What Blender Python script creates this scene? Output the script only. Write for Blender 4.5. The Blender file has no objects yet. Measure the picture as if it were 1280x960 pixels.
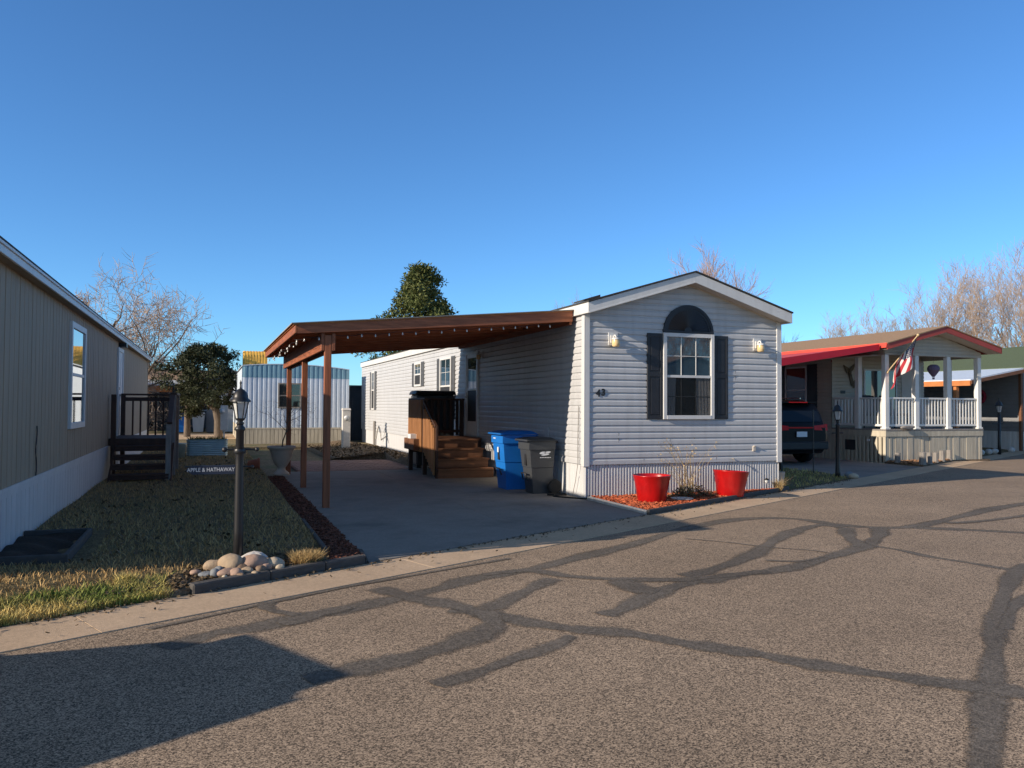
import bpy, math, random
import numpy as np
from mathutils import Vector, Matrix
rnd = random.Random(7)
SC = bpy.context.scene
COL = SC.collection
R = math.radians

# ------------------------------------------------------------------ helpers
class MB:
    """collects faces, then links them as one mesh object"""
    def __init__(self): self.v = []; self.f = []; self.m = []; self.s = []
    def face(self, pts, mi=0, sm=False):
        n = len(self.v); self.v += [tuple(p) for p in pts]
        self.f.append(tuple(range(n, n + len(pts)))); self.m.append(mi); self.s.append(sm)
    def grid(self, rows, mi=0, sm=True, closed=False):
        n = len(self.v); w = len(rows[0])
        for r in rows: self.v += [tuple(p) for p in r]
        for i in range(len(rows) - 1):
            for j in range(w if closed else w - 1):
                k = (j + 1) % w
                self.f.append((n + i*w + j, n + i*w + k, n + (i+1)*w + k, n + (i+1)*w + j)); self.m.append(mi); self.s.append(sm)
    def hexa(self, p, mi=0):
        n = len(self.v); self.v += [tuple(q) for q in p]
        for q in ((0,3,2,1),(4,5,6,7),(0,1,5,4),(1,2,6,5),(2,3,7,6),(3,0,4,7)):
            self.f.append(tuple(n + i for i in q)); self.m.append(mi); self.s.append(False)
    def box(self, x0, x1, y0, y1, z0, z1, mi=0):
        self.hexa([(x0,y0,z0),(x1,y0,z0),(x1,y1,z0),(x0,y1,z0),(x0,y0,z1),(x1,y0,z1),(x1,y1,z1),(x0,y1,z1)], mi)
    def bar(self, a, b, w, h, up=(0,0,1), mi=0):
        a = Vector(a); b = Vector(b); d = (b - a).normalized(); u = Vector(up)
        if abs(d.dot(u)) > .98: u = Vector((1,0,0))
        s = d.cross(u).normalized()*w/2; t = s.cross(d).normalized()*h/2
        self.hexa([a-s-t, a+s-t, a+s+t, a-s+t, b-s-t, b+s-t, b+s+t, b-s+t], mi)
    def prism(self, poly, vec, mi=0):
        v = Vector(vec); a = [Vector(p) for p in poly]; b = [p + v for p in a]; k = len(a)
        self.face(a[::-1], mi); self.face(b, mi)
        for i in range(k): j = (i+1) % k; self.face([a[i], a[j], b[j], b[i]], mi)
    def tube(self, pts, rad, n=6, mi=0, sm=True, caps=True):
        pts = [Vector(p) for p in pts]; m = len(pts)
        if not isinstance(rad, (list, tuple)): rad = [rad]*m
        rows = []; ref = Vector((0,0,1))
        for i, p in enumerate(pts):
            d = (pts[min(i+1, m-1)] - pts[max(i-1, 0)]).normalized()
            r0 = ref if abs(d.dot(ref)) < .95 else Vector((1,0,0))
            s = d.cross(r0).normalized(); t = d.cross(s)
            rows.append([p + (s*math.cos(2*math.pi*k/n) + t*math.sin(2*math.pi*k/n))*rad[i] for k in range(n)])
        self.grid(rows, mi, sm, True)
        if caps: self.face(rows[0], mi); self.face(rows[-1][::-1], mi)
    def lathe(self, prof, c=(0,0,0), n=24, mi=0, sm=True, axis='z'):
        rows = []
        for r, z in prof:
            row = []
            for k in range(n):
                a = 2*math.pi*k/n; x, y = r*math.cos(a), r*math.sin(a)
                if axis == 'z': row.append((c[0]+x, c[1]+y, c[2]+z))
                elif axis == 'x': row.append((c[0]+z, c[1]+x, c[2]+y))
                else: row.append((c[0]+x, c[1]+z, c[2]+y))
            rows.append(row)
        self.grid(rows, mi, sm, True)
    def ell(self, c, r, n=10, mi=0, rough=0., rg=None, rot=0.):
        rows = []; ph = [ (rg or rnd).uniform(0, 6.28) for _ in range(6)]
        for i in range(n+1):
            th = math.pi*i/n; row = []
            for k in range(2*n):
                a = math.pi*k/n
                q = 1 + rough*(math.sin(2*a+ph[0])*math.sin(th)*.6 + math.sin(3*th+ph[1])*.4 + math.sin(3*a+ph[2]+2*th)*math.sin(th)*.5)
                x, y, z = r[0]*q*math.sin(th)*math.cos(a), r[1]*q*math.sin(th)*math.sin(a), r[2]*q*math.cos(th)
                row.append((c[0]+x*math.cos(rot)-y*math.sin(rot), c[1]+x*math.sin(rot)+y*math.cos(rot), c[2]+z))
            rows.append(row)
        self.grid(rows, mi, True, True)
    def build(self, name, mat, parent=None, bevel=0.):
        o0 = org(parent)
        me = bpy.data.meshes.new(name)
        v = [(p[0]-o0[0], p[1]-o0[1], p[2]-o0[2]) for p in self.v]
        me.from_pydata(v, [], self.f)
        for m in (mat if isinstance(mat, (list, tuple)) else [mat]): me.materials.append(m)
        me.polygons.foreach_set('material_index', self.m); me.polygons.foreach_set('use_smooth', self.s)
        me.update()
        o = bpy.data.objects.new(name, me); COL.objects.link(o)
        if parent is not None: o.parent = parent
        ORG[o.name] = o0
        if bevel:
            b = o.modifiers.new('bevel', 'BEVEL'); b.width = bevel; b.segments = 1; b.limit_method = 'ANGLE'; b.angle_limit = .6
        return o
ORG = {}
def org(o): return ORG.get(o.name, (0,0,0)) if o is not None else (0,0,0)
def tag(o, label=None, cat=None, group=None, kind=None):
    if label: o['label'] = label
    if cat: o['category'] = cat
    if group: o['group'] = group
    if kind: o['kind'] = kind
    return o
def thing(name, label, cat, loc=(0,0,0), group=None):
    o = bpy.data.objects.new(name, None); COL.objects.link(o); o.location = loc; o.empty_display_size = .2
    ORG[o.name] = tuple(loc); return tag(o, label, cat, group)
def copy_tree(o, parent=None):
    c = o.copy(); COL.objects.link(c); ORG[c.name] = org(o)
    if parent is not None: c.parent = parent
    for ch in list(o.children): copy_tree(ch, c)
    return c

class FR:
    """a frame on a wall: tangent t, outward normal n, up z; boxes given as (along, height, outward)"""
    def __init__(self, o, t, n): self.o = Vector(o); self.t = Vector(t).normalized(); self.n = Vector(n).normalized()
    def p(self, a, z, d=0.): q = self.o + self.t*a + self.n*d; return Vector((q.x, q.y, self.o.z + z))
    def box(self, mb, a0, a1, z0, z1, d0, d1, mi=0):
        P = self.p
        mb.hexa([P(a0,z0,d1),P(a1,z0,d1),P(a1,z0,d0),P(a0,z0,d0),P(a0,z1,d1),P(a1,z1,d1),P(a1,z1,d0),P(a0,z1,d0)], mi)
    def siding(self, mb, a0, a1, z0, z1, lim=None, e=.109, out=.0185, mi=0):
        lim = lim or (lambda z: (a0, a1)); z = z0
        prof = [(0,out),(.57,out*.97),(.80,out*.12),(1.,.0015)]
        while z < z1 - .004:
            ee = min(e, z1 - z); q = [(z + ee*k, d) for k, d in prof]
            for (za, da), (zb, db) in zip(q, q[1:]):
                la, lb = lim(za), lim(zb)
                if la[1] - la[0] < .005: continue
                mb.face([self.p(la[0],za,da), self.p(la[1],za,da), self.p(lb[1],zb,db), self.p(lb[0],zb,db)], mi)
            l = lim(z)
            mb.face([self.p(l[0],z,.0), self.p(l[1],z,.0), self.p(l[1],z,out), self.p(l[0],z,out)], mi)
            z += ee
    def ribs(self, mb, a0, a1, z0, z1, pitch=.055, dep=.012, prof=((0,0),(.3,0),(.42,1),(.88,1)), mi=0, zt=None):
        n = max(1, round((a1-a0)/pitch)); pitch = (a1-a0)/n; pts = []
        for i in range(n): pts += [(a0 + (i+f)*pitch, d*dep) for f, d in prof]
        pts.append((a1, 0))
        for (a, d), (b, e) in zip(pts, pts[1:]):
            ta = zt(a) if zt else z1; tb = zt(b) if zt else z1
            mb.face([self.p(a,z0,d), self.p(b,z0,e), self.p(b,tb,e), self.p(a,ta,d)], mi)

# ------------------------------------------------------------------ materials
def _n(nt, t, **k):
    n = nt.nodes.new(t)
    for a, b in k.items(): setattr(n, a, b)
    return n
def mat(name, col, rough=.7, metal=0., var=.12, scale=6., stretch=(1,1,1), bump=0., bscale=40., spec=.4, col2=None, thr=None, island=0., coat=0., streak=0., trans=0.):
    m = bpy.data.materials.new(name); m.use_nodes = True; nt = m.node_tree; L = nt.links.new
    b = nt.nodes['Principled BSDF']
    b.inputs['Roughness'].default_value = rough; b.inputs['Metallic'].default_value = metal
    b.inputs['Specular IOR Level'].default_value = spec; b.inputs['Coat Weight'].default_value = coat
    if trans: b.inputs['Transmission Weight'].default_value = trans
    tc = _n(nt, 'ShaderNodeTexCoord'); mp = _n(nt, 'ShaderNodeMapping'); mp.inputs['Scale'].default_value = stretch
    L(tc.outputs['Object'], mp.inputs['Vector'])
    nz = _n(nt, 'ShaderNodeTexNoise'); nz.inputs['Scale'].default_value = scale; nz.inputs['Detail'].default_value = 6; nz.inputs['Roughness'].default_value = .62
    L(mp.outputs[0], nz.inputs['Vector'])
    rp = _n(nt, 'ShaderNodeValToRGB')
    c = Vector(col); d = Vector(col2) if col2 else c*(1+var)
    lo = c if col2 else c*(1-var)
    a, z = thr or (.3, .7)
    rp.color_ramp.elements[0].position = a; rp.color_ramp.elements[0].color = (*lo, 1)
    rp.color_ramp.elements[1].position = z; rp.color_ramp.elements[1].color = (*d, 1)
    L(nz.outputs['Fac'], rp.inputs['Fac']); out = rp.outputs['Color']
    if streak:
        mp2 = _n(nt, 'ShaderNodeMapping'); mp2.inputs['Scale'].default_value = (5, 5, .5); L(tc.outputs['Object'], mp2.inputs['Vector'])
        n2 = _n(nt, 'ShaderNodeTexNoise'); n2.inputs['Scale'].default_value = 1.6; n2.inputs['Detail'].default_value = 5; L(mp2.outputs[0], n2.inputs['Vector'])
        mr = _n(nt, 'ShaderNodeMapRange'); mr.inputs['From Min'].default_value = .45; mr.inputs['From Max'].default_value = .75
        mr.inputs['To Min'].default_value = 1.; mr.inputs['To Max'].default_value = 1 - streak; L(n2.outputs['Fac'], mr.inputs['Value'])
        mx = _n(nt, 'ShaderNodeMix', data_type='RGBA', blend_type='MULTIPLY'); mx.inputs[0].default_value = 1.
        L(out, mx.inputs[6]); L(mr.outputs[0], mx.inputs[7]); out = mx.outputs[2]
    if island:
        ge = _n(nt, 'ShaderNodeNewGeometry'); mr = _n(nt, 'ShaderNodeMapRange'); mr.inputs['To Min'].default_value = 1-island; mr.inputs['To Max'].default_value = 1+island
        L(ge.outputs['Random Per Island'], mr.inputs['Value'])
        mx = _n(nt, 'ShaderNodeMix', data_type='RGBA', blend_type='MULTIPLY'); mx.inputs[0].default_value = 1.
        L(out, mx.inputs[6]); L(mr.outputs[0], mx.inputs[7]); out = mx.outputs[2]
    L(out, b.inputs['Base Color'])
    if bump:
        n3 = _n(nt, 'ShaderNodeTexNoise'); n3.inputs['Scale'].default_value = bscale; n3.inputs['Detail'].default_value = 4; L(mp.outputs[0], n3.inputs['Vector'])
        bp = _n(nt, 'ShaderNodeBump'); bp.inputs['Strength'].default_value = bump; bp.inputs['Distance'].default_value = .02
        L(n3.outputs['Fac'], bp.inputs['Height']); L(bp.outputs[0], b.inputs['Normal'])
    m['out'] = 0
    return m
def leafmat(name, cols, rough=.6, island=.35, scale=.8, trans=.0):
    m = mat(name, cols[0], rough, col2=cols[1], thr=(.35,.65), scale=scale, island=island, spec=.25)
    return m

M = {}
M['vinyl'] = mat('vinyl_siding_grey', (.515,.525,.54), .45, var=.05, scale=1.2, streak=.12, bump=.03, bscale=3.5)
M['white'] = mat('white_trim', (.66,.66,.65), .45, var=.04, scale=3, streak=.10)
M['skirt'] = mat('white_skirting', (.60,.605,.615), .45, var=.05, scale=2, streak=.15)
M['shut'] = mat('shutter_dark', (.022,.024,.03), .45, var=.2)
M['shutg'] = mat('shutter_grey', (.085,.088,.095), .5, var=.15)
M['glass'] = mat('window_glass', (.012,.016,.02), .03, var=.2, scale=2, spec=1.0, coat=.6)
M['glassb'] = mat('window_glass_sky_painted', (.03,.06,.085), .02, var=.35, scale=1.6, spec=1.0, coat=1.0)  # teal base colour paints in the reflected sky
M['curtain'] = mat('grey_curtain', (.62,.62,.62), .8, var=.1, scale=6, stretch=(8,8,.3))
M['muntin'] = mat('grey_muntin', (.22,.225,.23), .6)
M['glasst'] = mat('screened_glass', (.015,.018,.02), .08, spec=.5)
M['glasst'].node_tree.nodes['Principled BSDF'].inputs['Alpha'].default_value = .40
M['screen'] = mat('insect_screen', (.03,.03,.032), .55, var=.2)
M['shingle'] = mat('asphalt_shingle', (.05,.048,.046), .9, var=.3, scale=30, bump=.4, bscale=80)
M['shingletan'] = mat('asphalt_shingle_tan', (.31,.205,.125), .9, var=.25, scale=25, bump=.3, bscale=80)
M['shinglegreen'] = mat('asphalt_shingle_green', (.085,.115,.065), .9, var=.2, scale=25, bump=.3, bscale=80)
M['soffit'] = mat('soffit_cream', (.55,.50,.43), .6, var=.06)
M['tan'] = mat('panel_siding_tan', (.345,.27,.19), .7, var=.08, scale=2.5, stretch=(3,3,.4), streak=.12, bump=.12, bscale=30)
M['wood'] = mat('stained_redwood', (.30,.098,.042), .6, var=.38, scale=3, stretch=(8,.6,8), bump=.15, bscale=14)
M['woodx'] = mat('stained_redwood_rafter', (.34,.110,.048), .6, var=.35, scale=3, stretch=(.6,8,8), bump=.15, bscale=14)
M['woodz'] = mat('stained_redwood_post', (.30,.098,.042), .6, var=.38, scale=3, stretch=(8,8,.6), bump=.15, bscale=14)
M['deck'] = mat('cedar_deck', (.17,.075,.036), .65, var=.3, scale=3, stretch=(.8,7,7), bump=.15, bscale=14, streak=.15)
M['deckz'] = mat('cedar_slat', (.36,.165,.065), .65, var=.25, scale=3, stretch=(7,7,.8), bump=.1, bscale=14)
M['deckdark'] = mat('dark_rail', (.06,.028,.018), .6, var=.3, scale=3, stretch=(3,3,1))
M['black'] = mat('black_metal', (.018,.018,.02), .4, var=.2, spec=.5)
M['blackp'] = mat('black_plastic', (.02,.02,.022), .5, var=.2)
M['blue'] = mat('blue_plastic', (.012,.16,.55), .38, var=.08, scale=4, bump=.05, bscale=60)
M['grey'] = mat('grey_plastic', (.052,.056,.061), .38, var=.12, scale=4, bump=.05, bscale=60)
M['mark'] = mat('white_marking', (.75,.75,.75), .6, var=.03)
M['red'] = mat('red_glazed', (.44,.006,.007), .30, var=.25, scale=3, streak=.3, coat=.25, spec=.5)
M['soil'] = mat('dark_soil', (.035,.024,.016), .95, var=.4, scale=30, bump=.5, bscale=60)
M['mulch'] = mat('red_mulch', (.50,.125,.05), .85, col2=(.30,.07,.03), scale=3, island=.55)
M['mulchb'] = mat('mulch_bed_base', (.20,.055,.028), .95, var=.5, scale=40, bump=.8, bscale=60)
M['mulchd'] = mat('dull_mulch', (.17,.055,.03), .9, col2=(.12,.05,.03), scale=3, island=.6)
M['porchchip'] = mat('tan_bark_chips', (.42,.24,.13), .9, col2=(.25,.14,.08), scale=3, island=.5)
M['concrete'] = mat('concrete', (.32,.30,.27), .9, var=.14, scale=1.5, bump=.15, bscale=90, streak=.0)
M['edging'] = mat('timber_edging', (.075,.07,.066), .85, var=.25, scale=8, stretch=(1,1,3), bump=.2)
M['edgel'] = mat('pale_edging', (.62,.59,.54), .85, var=.12, scale=8, bump=.2)
M['rock'] = []
for nm, c, c2 in (('tan',(.44,.34,.235),(.33,.24,.16)),('pink',(.42,.29,.22),(.32,.215,.165)),('cream',(.52,.44,.33),(.42,.34,.25)),('slate',(.25,.265,.28),(.18,.19,.20)),('brown',(.24,.165,.11),(.17,.115,.08)),('white',(.60,.57,.53),(.40,.38,.36))):
    M['rock'].append(mat('stone_'+nm, c, .8, col2=c2, scale=9, bump=.25, bscale=35))
M['galv'] = mat('galvanised', (.36,.46,.47), .4, metal=.5, var=.12, scale=5)
M['trail'] = mat('aluminium_siding_pale_blue', (.58,.66,.76), .45, var=.06, scale=3, streak=.1)
M['trailb'] = mat('aluminium_band_blue', (.20,.36,.46), .45, var=.08, scale=3, streak=.1)
M['board'] = mat('board_skirting', (.52,.47,.37), .8, var=.15, scale=3, stretch=(5,5,.6), streak=.2)
M['beige'] = mat('beige_siding', (.47,.43,.355), .55, var=.05, scale=2, streak=.1)
M['redf'] = mat('red_fascia', (.62,.07,.045), .55, var=.08, scale=3)
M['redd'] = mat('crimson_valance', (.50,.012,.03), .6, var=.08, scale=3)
M['redbr'] = mat('brick_red_trim', (.36,.06,.045), .6, var=.1, scale=3)
M['orange'] = mat('orange_stained_wood', (.52,.19,.06), .65, var=.2, scale=4)
M['rail'] = mat('white_painted_wood', (.74,.735,.70), .5, var=.05, scale=5)
M['grate'] = mat('grey_weathered_wood', (.26,.24,.22), .9, var=.25, scale=6, stretch=(4,4,.6), bump=.3)
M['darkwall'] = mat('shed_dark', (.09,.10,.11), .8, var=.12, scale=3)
M['greywall'] = mat('shed_grey', (.22,.225,.235), .7, var=.08, scale=3)
M['paver'] = mat('red_pavers', (.30,.17,.13), .9, var=.25, scale=12, bump=.4, bscale=25)
M['bark'] = mat('bark', (.13,.10,.075), .9, var=.3, scale=5, stretch=(3,3,.6), bump=.5, bscale=15)
M['barkl'] = mat('bark_pale', (.30,.235,.19), .9, var=.3, scale=2, stretch=(3,3,.6), bump=.3, bscale=15)
M['twig'] = mat('bare_twigs', (.44,.345,.28), .85, var=.2, scale=.5)
M['twigr'] = mat('bare_twigs_reddish', (.44,.30,.225), .85, var=.2, scale=.5)
M['terra'] = mat('terracotta', (.42,.13,.07), .8, var=.15)
M['urn'] = mat('beige_plastic_pot', (.50,.41,.33), .6, var=.08)
M['ochre'] = mat('ochre_canvas', (.75,.42,.08), .8, var=.3, scale=5, stretch=(3,3,.6))
M['paint'] = mat('car_paint_dark', (.005,.005,.006), .4, var=.1, coat=.0, spec=.2)
M['paintg'] = mat('car_paint_grey', (.12,.12,.13), .3, var=.1, coat=.8)
M['carglass'] = mat('car_glass', (.008,.010,.012), .06, var=.1, spec=.35)
M['tail'] = mat('tail_lamp', (.55,.008,.01), .4, var=.2, spec=.2)
M['chrome'] = mat('chrome', (.6,.6,.6), .2, metal=1., var=.05)
M['rubber'] = mat('rubber', (.018,.018,.018), .8, var=.2)
M['amber'] = mat('amber_glass_shade', (.75,.55,.28), .25, var=.12, spec=.5)
M['clear'] = mat('frosted_lantern_glass', (.55,.56,.55), .12, var=.25, scale=8, spec=.6)
M['bulb'] = mat('clear_bulb', (.72,.72,.70), .12, var=.1, spec=.7)
M['flagr'] = mat('flag_red', (.42,.03,.045), .8, var=.08); M['flagw'] = mat('flag_white', (.72,.70,.68), .8, var=.05); M['flagb'] = mat('flag_navy', (.025,.04,.10), .8, var=.1)
M['purple'] = mat('purple_fabric', (.15,.115,.19), .7, var=.25, scale=9, stretch=(6,6,.3))
M['pink'] = mat('maroon_wreath', (.28,.02,.05), .8, var=.3, scale=20)
M['tanpole'] = mat('varnished_pole', (.55,.40,.22), .5, var=.1)
M['bronze'] = mat('bronze_ornament', (.10,.065,.035), .5, metal=.5, var=.3)
M['pine'] = leafmat('pine_needles', ((.135,.145,.045),(.075,.10,.03)), scale=.9)
M['junip'] = leafmat('juniper_needles', ((.046,.052,.022),(.026,.034,.015)), scale=.9)
M['green'] = leafmat('green_leaves', ((.10,.14,.04),(.06,.10,.03)), scale=6)
M['dry'] = leafmat('dry_stems', ((.52,.38,.17),(.34,.22,.10)), scale=8)
M['drydark'] = leafmat('matted_dry_leaves', ((.16,.115,.065),(.09,.065,.04)), scale=8, island=.5)
M['grass'] = None
def stone_pave(name, c1, c2, speck, sscale, rough=.92, patch=None, bump=.5, second=.6):
    m = bpy.data.materials.new(name); m.use_nodes = True; nt = m.node_tree; L = nt.links.new; b = nt.nodes['Principled BSDF']
    b.inputs['Roughness'].default_value = rough; b.inputs['Specular IOR Level'].default_value = .25
    tc = _n(nt, 'ShaderNodeTexCoord')
    def noise(s, det=4., vec=None, ro=.6):
        n = _n(nt, 'ShaderNodeTexNoise'); n.inputs['Scale'].default_value = s; n.inputs['Detail'].default_value = det; n.inputs['Roughness'].default_value = ro
        L(vec or tc.outputs['Object'], n.inputs['Vector']); return n
    def ramp(f, a, ca, z, cz):
        r = _n(nt, 'ShaderNodeValToRGB'); r.color_ramp.elements[0].position = a; r.color_ramp.elements[0].color = (*ca,1)
        r.color_ramp.elements[1].position = z; r.color_ramp.elements[1].color = (*cz,1); L(f, r.inputs['Fac']); return r.outputs['Color']
    def mix(a, bb, fac=1., mode='MULTIPLY'):
        x = _n(nt, 'ShaderNodeMix', data_type='RGBA', blend_type=mode)
        if isinstance(fac, float): x.inputs[0].default_value = fac
        else: L(fac, x.inputs[0])
        L(a, x.inputs[6]); L(bb, x.inputs[7]); return x.outputs[2]
    base = ramp(noise(.55, 6).outputs['Fac'], .35, c1, .65, c2)
    big = ramp(noise(1.7, 5, ro=.7).outputs['Fac'], .3, (.90,.90,.90), .7, (1.07,1.06,1.05))
    base = mix(base, big)
    vo = _n(nt, 'ShaderNodeTexVoronoi'); vo.inputs['Scale'].default_value = sscale; L(tc.outputs['Object'], vo.inputs['Vector'])
    sp = _n(nt, 'ShaderNodeSeparateColor'); L(vo.outputs['Color'], sp.inputs[0])
    sc = ramp(sp.outputs[0], .1, (1-speck,)*3, .95, (1+speck, 1+speck*.95, 1+speck*.85))
    base = mix(base, sc)
    vo2 = _n(nt, 'ShaderNodeTexVoronoi'); vo2.inputs['Scale'].default_value = sscale*.36; L(tc.outputs['Object'], vo2.inputs['Vector'])
    sp2 = _n(nt, 'ShaderNodeSeparateColor'); L(vo2.outputs['Color'], sp2.inputs[0])
    base = mix(base, ramp(sp2.outputs[1], .05, (1-speck*second,)*3, .9, (1+speck*second*.85,)*3))
    if patch:
        mk = ramp(noise(.55, 7, ro=.68).outputs['Fac'], patch[1], (0,0,0), patch[2], (1,1,1))
        rgb = _n(nt, 'ShaderNodeRGB'); rgb.outputs[0].default_value = (*patch[0],1)
        x = _n(nt, 'ShaderNodeMix', data_type='RGBA'); L(mk, x.inputs[0]); L(base, x.inputs[6]); L(rgb.outputs[0], x.inputs[7]); base = x.outputs[2]
    L(base, b.inputs['Base Color'])
    bp = _n(nt, 'ShaderNodeBump'); bp.inputs['Strength'].default_value = bump; bp.inputs['Distance'].default_value = .012
    L(vo.outputs['Distance'], bp.inputs['Height']); L(bp.outputs[0], b.inputs['Normal'])
    return m
M['road'] = stone_pave('weathered_asphalt', (.268,.204,.148), (.318,.244,.179), .75, 150., bump=.10, second=.15)
M['tar'] = stone_pave('crack_sealant', (.122,.106,.090), (.185,.162,.138), .40, 150., bump=.1)
nt = M['tar'].node_tree; at = _n(nt, 'ShaderNodeAttribute'); at.attribute_name = 'edge'
tcx = _n(nt, 'ShaderNodeTexCoord'); nzx = _n(nt, 'ShaderNodeTexNoise'); nzx.inputs['Scale'].default_value = 14; nzx.inputs['Detail'].default_value = 8; nzx.inputs['Roughness'].default_value = .75
nt.links.new(tcx.outputs['Object'], nzx.inputs['Vector'])
ad = _n(nt, 'ShaderNodeMath', operation='MULTIPLY_ADD'); nt.links.new(nzx.outputs['Fac'], ad.inputs[0]); ad.inputs[1].default_value = .55; nt.links.new(at.outputs['Fac'], ad.inputs[2])
mrx = _n(nt, 'ShaderNodeMapRange'); mrx.inputs['From Min'].default_value = .42; mrx.inputs['From Max'].default_value = .80; mrx.inputs['To Max'].default_value = .84; nt.links.new(ad.outputs[0], mrx.inputs['Value'])
nt.links.new(mrx.outputs[0], nt.nodes['Principled BSDF'].inputs['Alpha'])
M['gutter'] = stone_pave('gutter_concrete', (.48,.35,.235), (.55,.41,.28), .10, 110., bump=.15)
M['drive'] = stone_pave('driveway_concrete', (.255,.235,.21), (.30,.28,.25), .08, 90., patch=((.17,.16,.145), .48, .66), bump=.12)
M['ground'] = stone_pave('dry_ground', (.16,.125,.075), (.21,.17,.10), .3, 40., patch=((.09,.11,.045), .52, .62), bump=.6)
M['dirt'] = stone_pave('dirt', (.17,.12,.08), (.25,.18,.115), .35, 60., bump=.8)
def grassmat(name, straw, green, thr):
    m = mat(name, straw, .75, col2=green, thr=thr, scale=1.4, island=.45, spec=.2)
    return m
M['grass'] = grassmat('lawn_blades', (.44,.295,.13), (.19,.16,.055), (.60,.80))
M['grassgreen'] = grassmat('green_lawn_blades', (.62,.48,.18), (.17,.22,.05), (.42,.60))
M['lawn'] = stone_pave('lawn_soil', (.15,.115,.06), (.19,.15,.075), .35, 60., patch=((.10,.095,.04), .54, .68), bump=.8)
# ------------------------------------------------------------------ ground, street, drive
def K(x): return 6.97 + .503*x                     # kerb line of the street
U = Vector((.8934,.4493,0)); N = Vector((-.4493,.8934,0)); K0 = Vector((0,6.97,0))
def st(u, n, z=0.): p = K0 + U*u + N*n; return (p.x, p.y, z)
def sheet(name, mat_, pts, z=None, thick=0.):
    mb = MB()
    if thick:
        mb.prism([(p[0],p[1],z-thick) for p in pts], (0,0,thick))
    else: mb.face([(p[0],p[1],z if z is not None else p[2]) for p in pts])
    return tag(mb.build(name, mat_), kind='structure')
sheet('ground', M['ground'], [(-700,-700),(700,-700),(700,700),(-700,700)], -.03)
# street: gently crowned strip
mb = MB(); rows = []
for n, z in ((-.52,.0),(-1.6,.004),(-4.3,.012),(-7.0,.004),(-8.2,.0)):
    rows.append([st(u, n, z) for u in (-60,-20,-6,0,4,8,12,16,24,40,90)])
mb.grid(rows[::-1]); tag(mb.build('road', M['road']), kind='structure')
# gutter pan: slabs with joints
mb = MB(); u = -40.
while u < 60:
    mb.hexa([st(u,-.53,-.05), st(u+2.996,-.53,-.05), st(u+2.996,.0,-.05), st(u,.0,-.05), st(u,-.53,.008), st(u+2.996,-.53,.008), st(u+2.996,.0,.03), st(u,.0,.03)]); u += 3.
tag(mb.build('gutter', M['gutter'], bevel=.0015), kind='structure')
mb = MB(); mb.prism([st(u_,n_,-.05) for u_, n_ in ((-40,-9.4),(60,-9.4),(60,-8.2),(-40,-8.2))], (0,0,.09)); tag(mb.build('far_kerb', M['gutter']), kind='structure')
# drive with apron lip and saw joints
mb = MB(); ys = [7.72, 8.95, 12.0, 15.05, 18.6]
def dk(x, off): return K(x) + off
xs = [1.46, 3.6, 5.76]
mb.prism([(1.46,dk(1.46,.02),-.03),(5.76,dk(5.76,.02),-.03),(5.76,dk(5.76,.0)+.62,-.03),(1.46,dk(1.46,0)+.62,-.03)], (0,0,.066))
for i in range(2):
    x0, x1 = xs[i]+.004, xs[i+1]-.004; top = [dk(x0,.635), dk(x1,.635)]
    for y1 in (12.0, 15.05, 18.6):
        if y1 == 12.0: a, b = top
        else: a = b = yprev + .012
        mb.prism([(x0,a,-.03),(x1,b,-.03),(x1,y1,-.03),(x0,y1,-.03)], (0,0,.062)); yprev = y1
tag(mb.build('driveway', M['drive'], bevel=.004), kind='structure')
mb = MB()
for i in range(26):
    for j in range(16):
        x = 1.9 + i*.142 + (.07 if j % 2 else 0); y = 18.66 + j*.215
        if x > 5.55 or (y > 21.2 and x > 5.0): continue
        mb.box(x, x+.134, y, y+.207, -.02, .034 + rnd.uniform(-.003,.003))
tag(mb.build('paver_patio', M['paver']), kind='structure')
# neighbour's drive and the yard between
sheet('neighbour_driveway', M['drive'], [(13.0,K(13.0)+.02),(17.3,K(17.3)+.02),(17.3,32),(13.0,32)], .03, .06)
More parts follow.
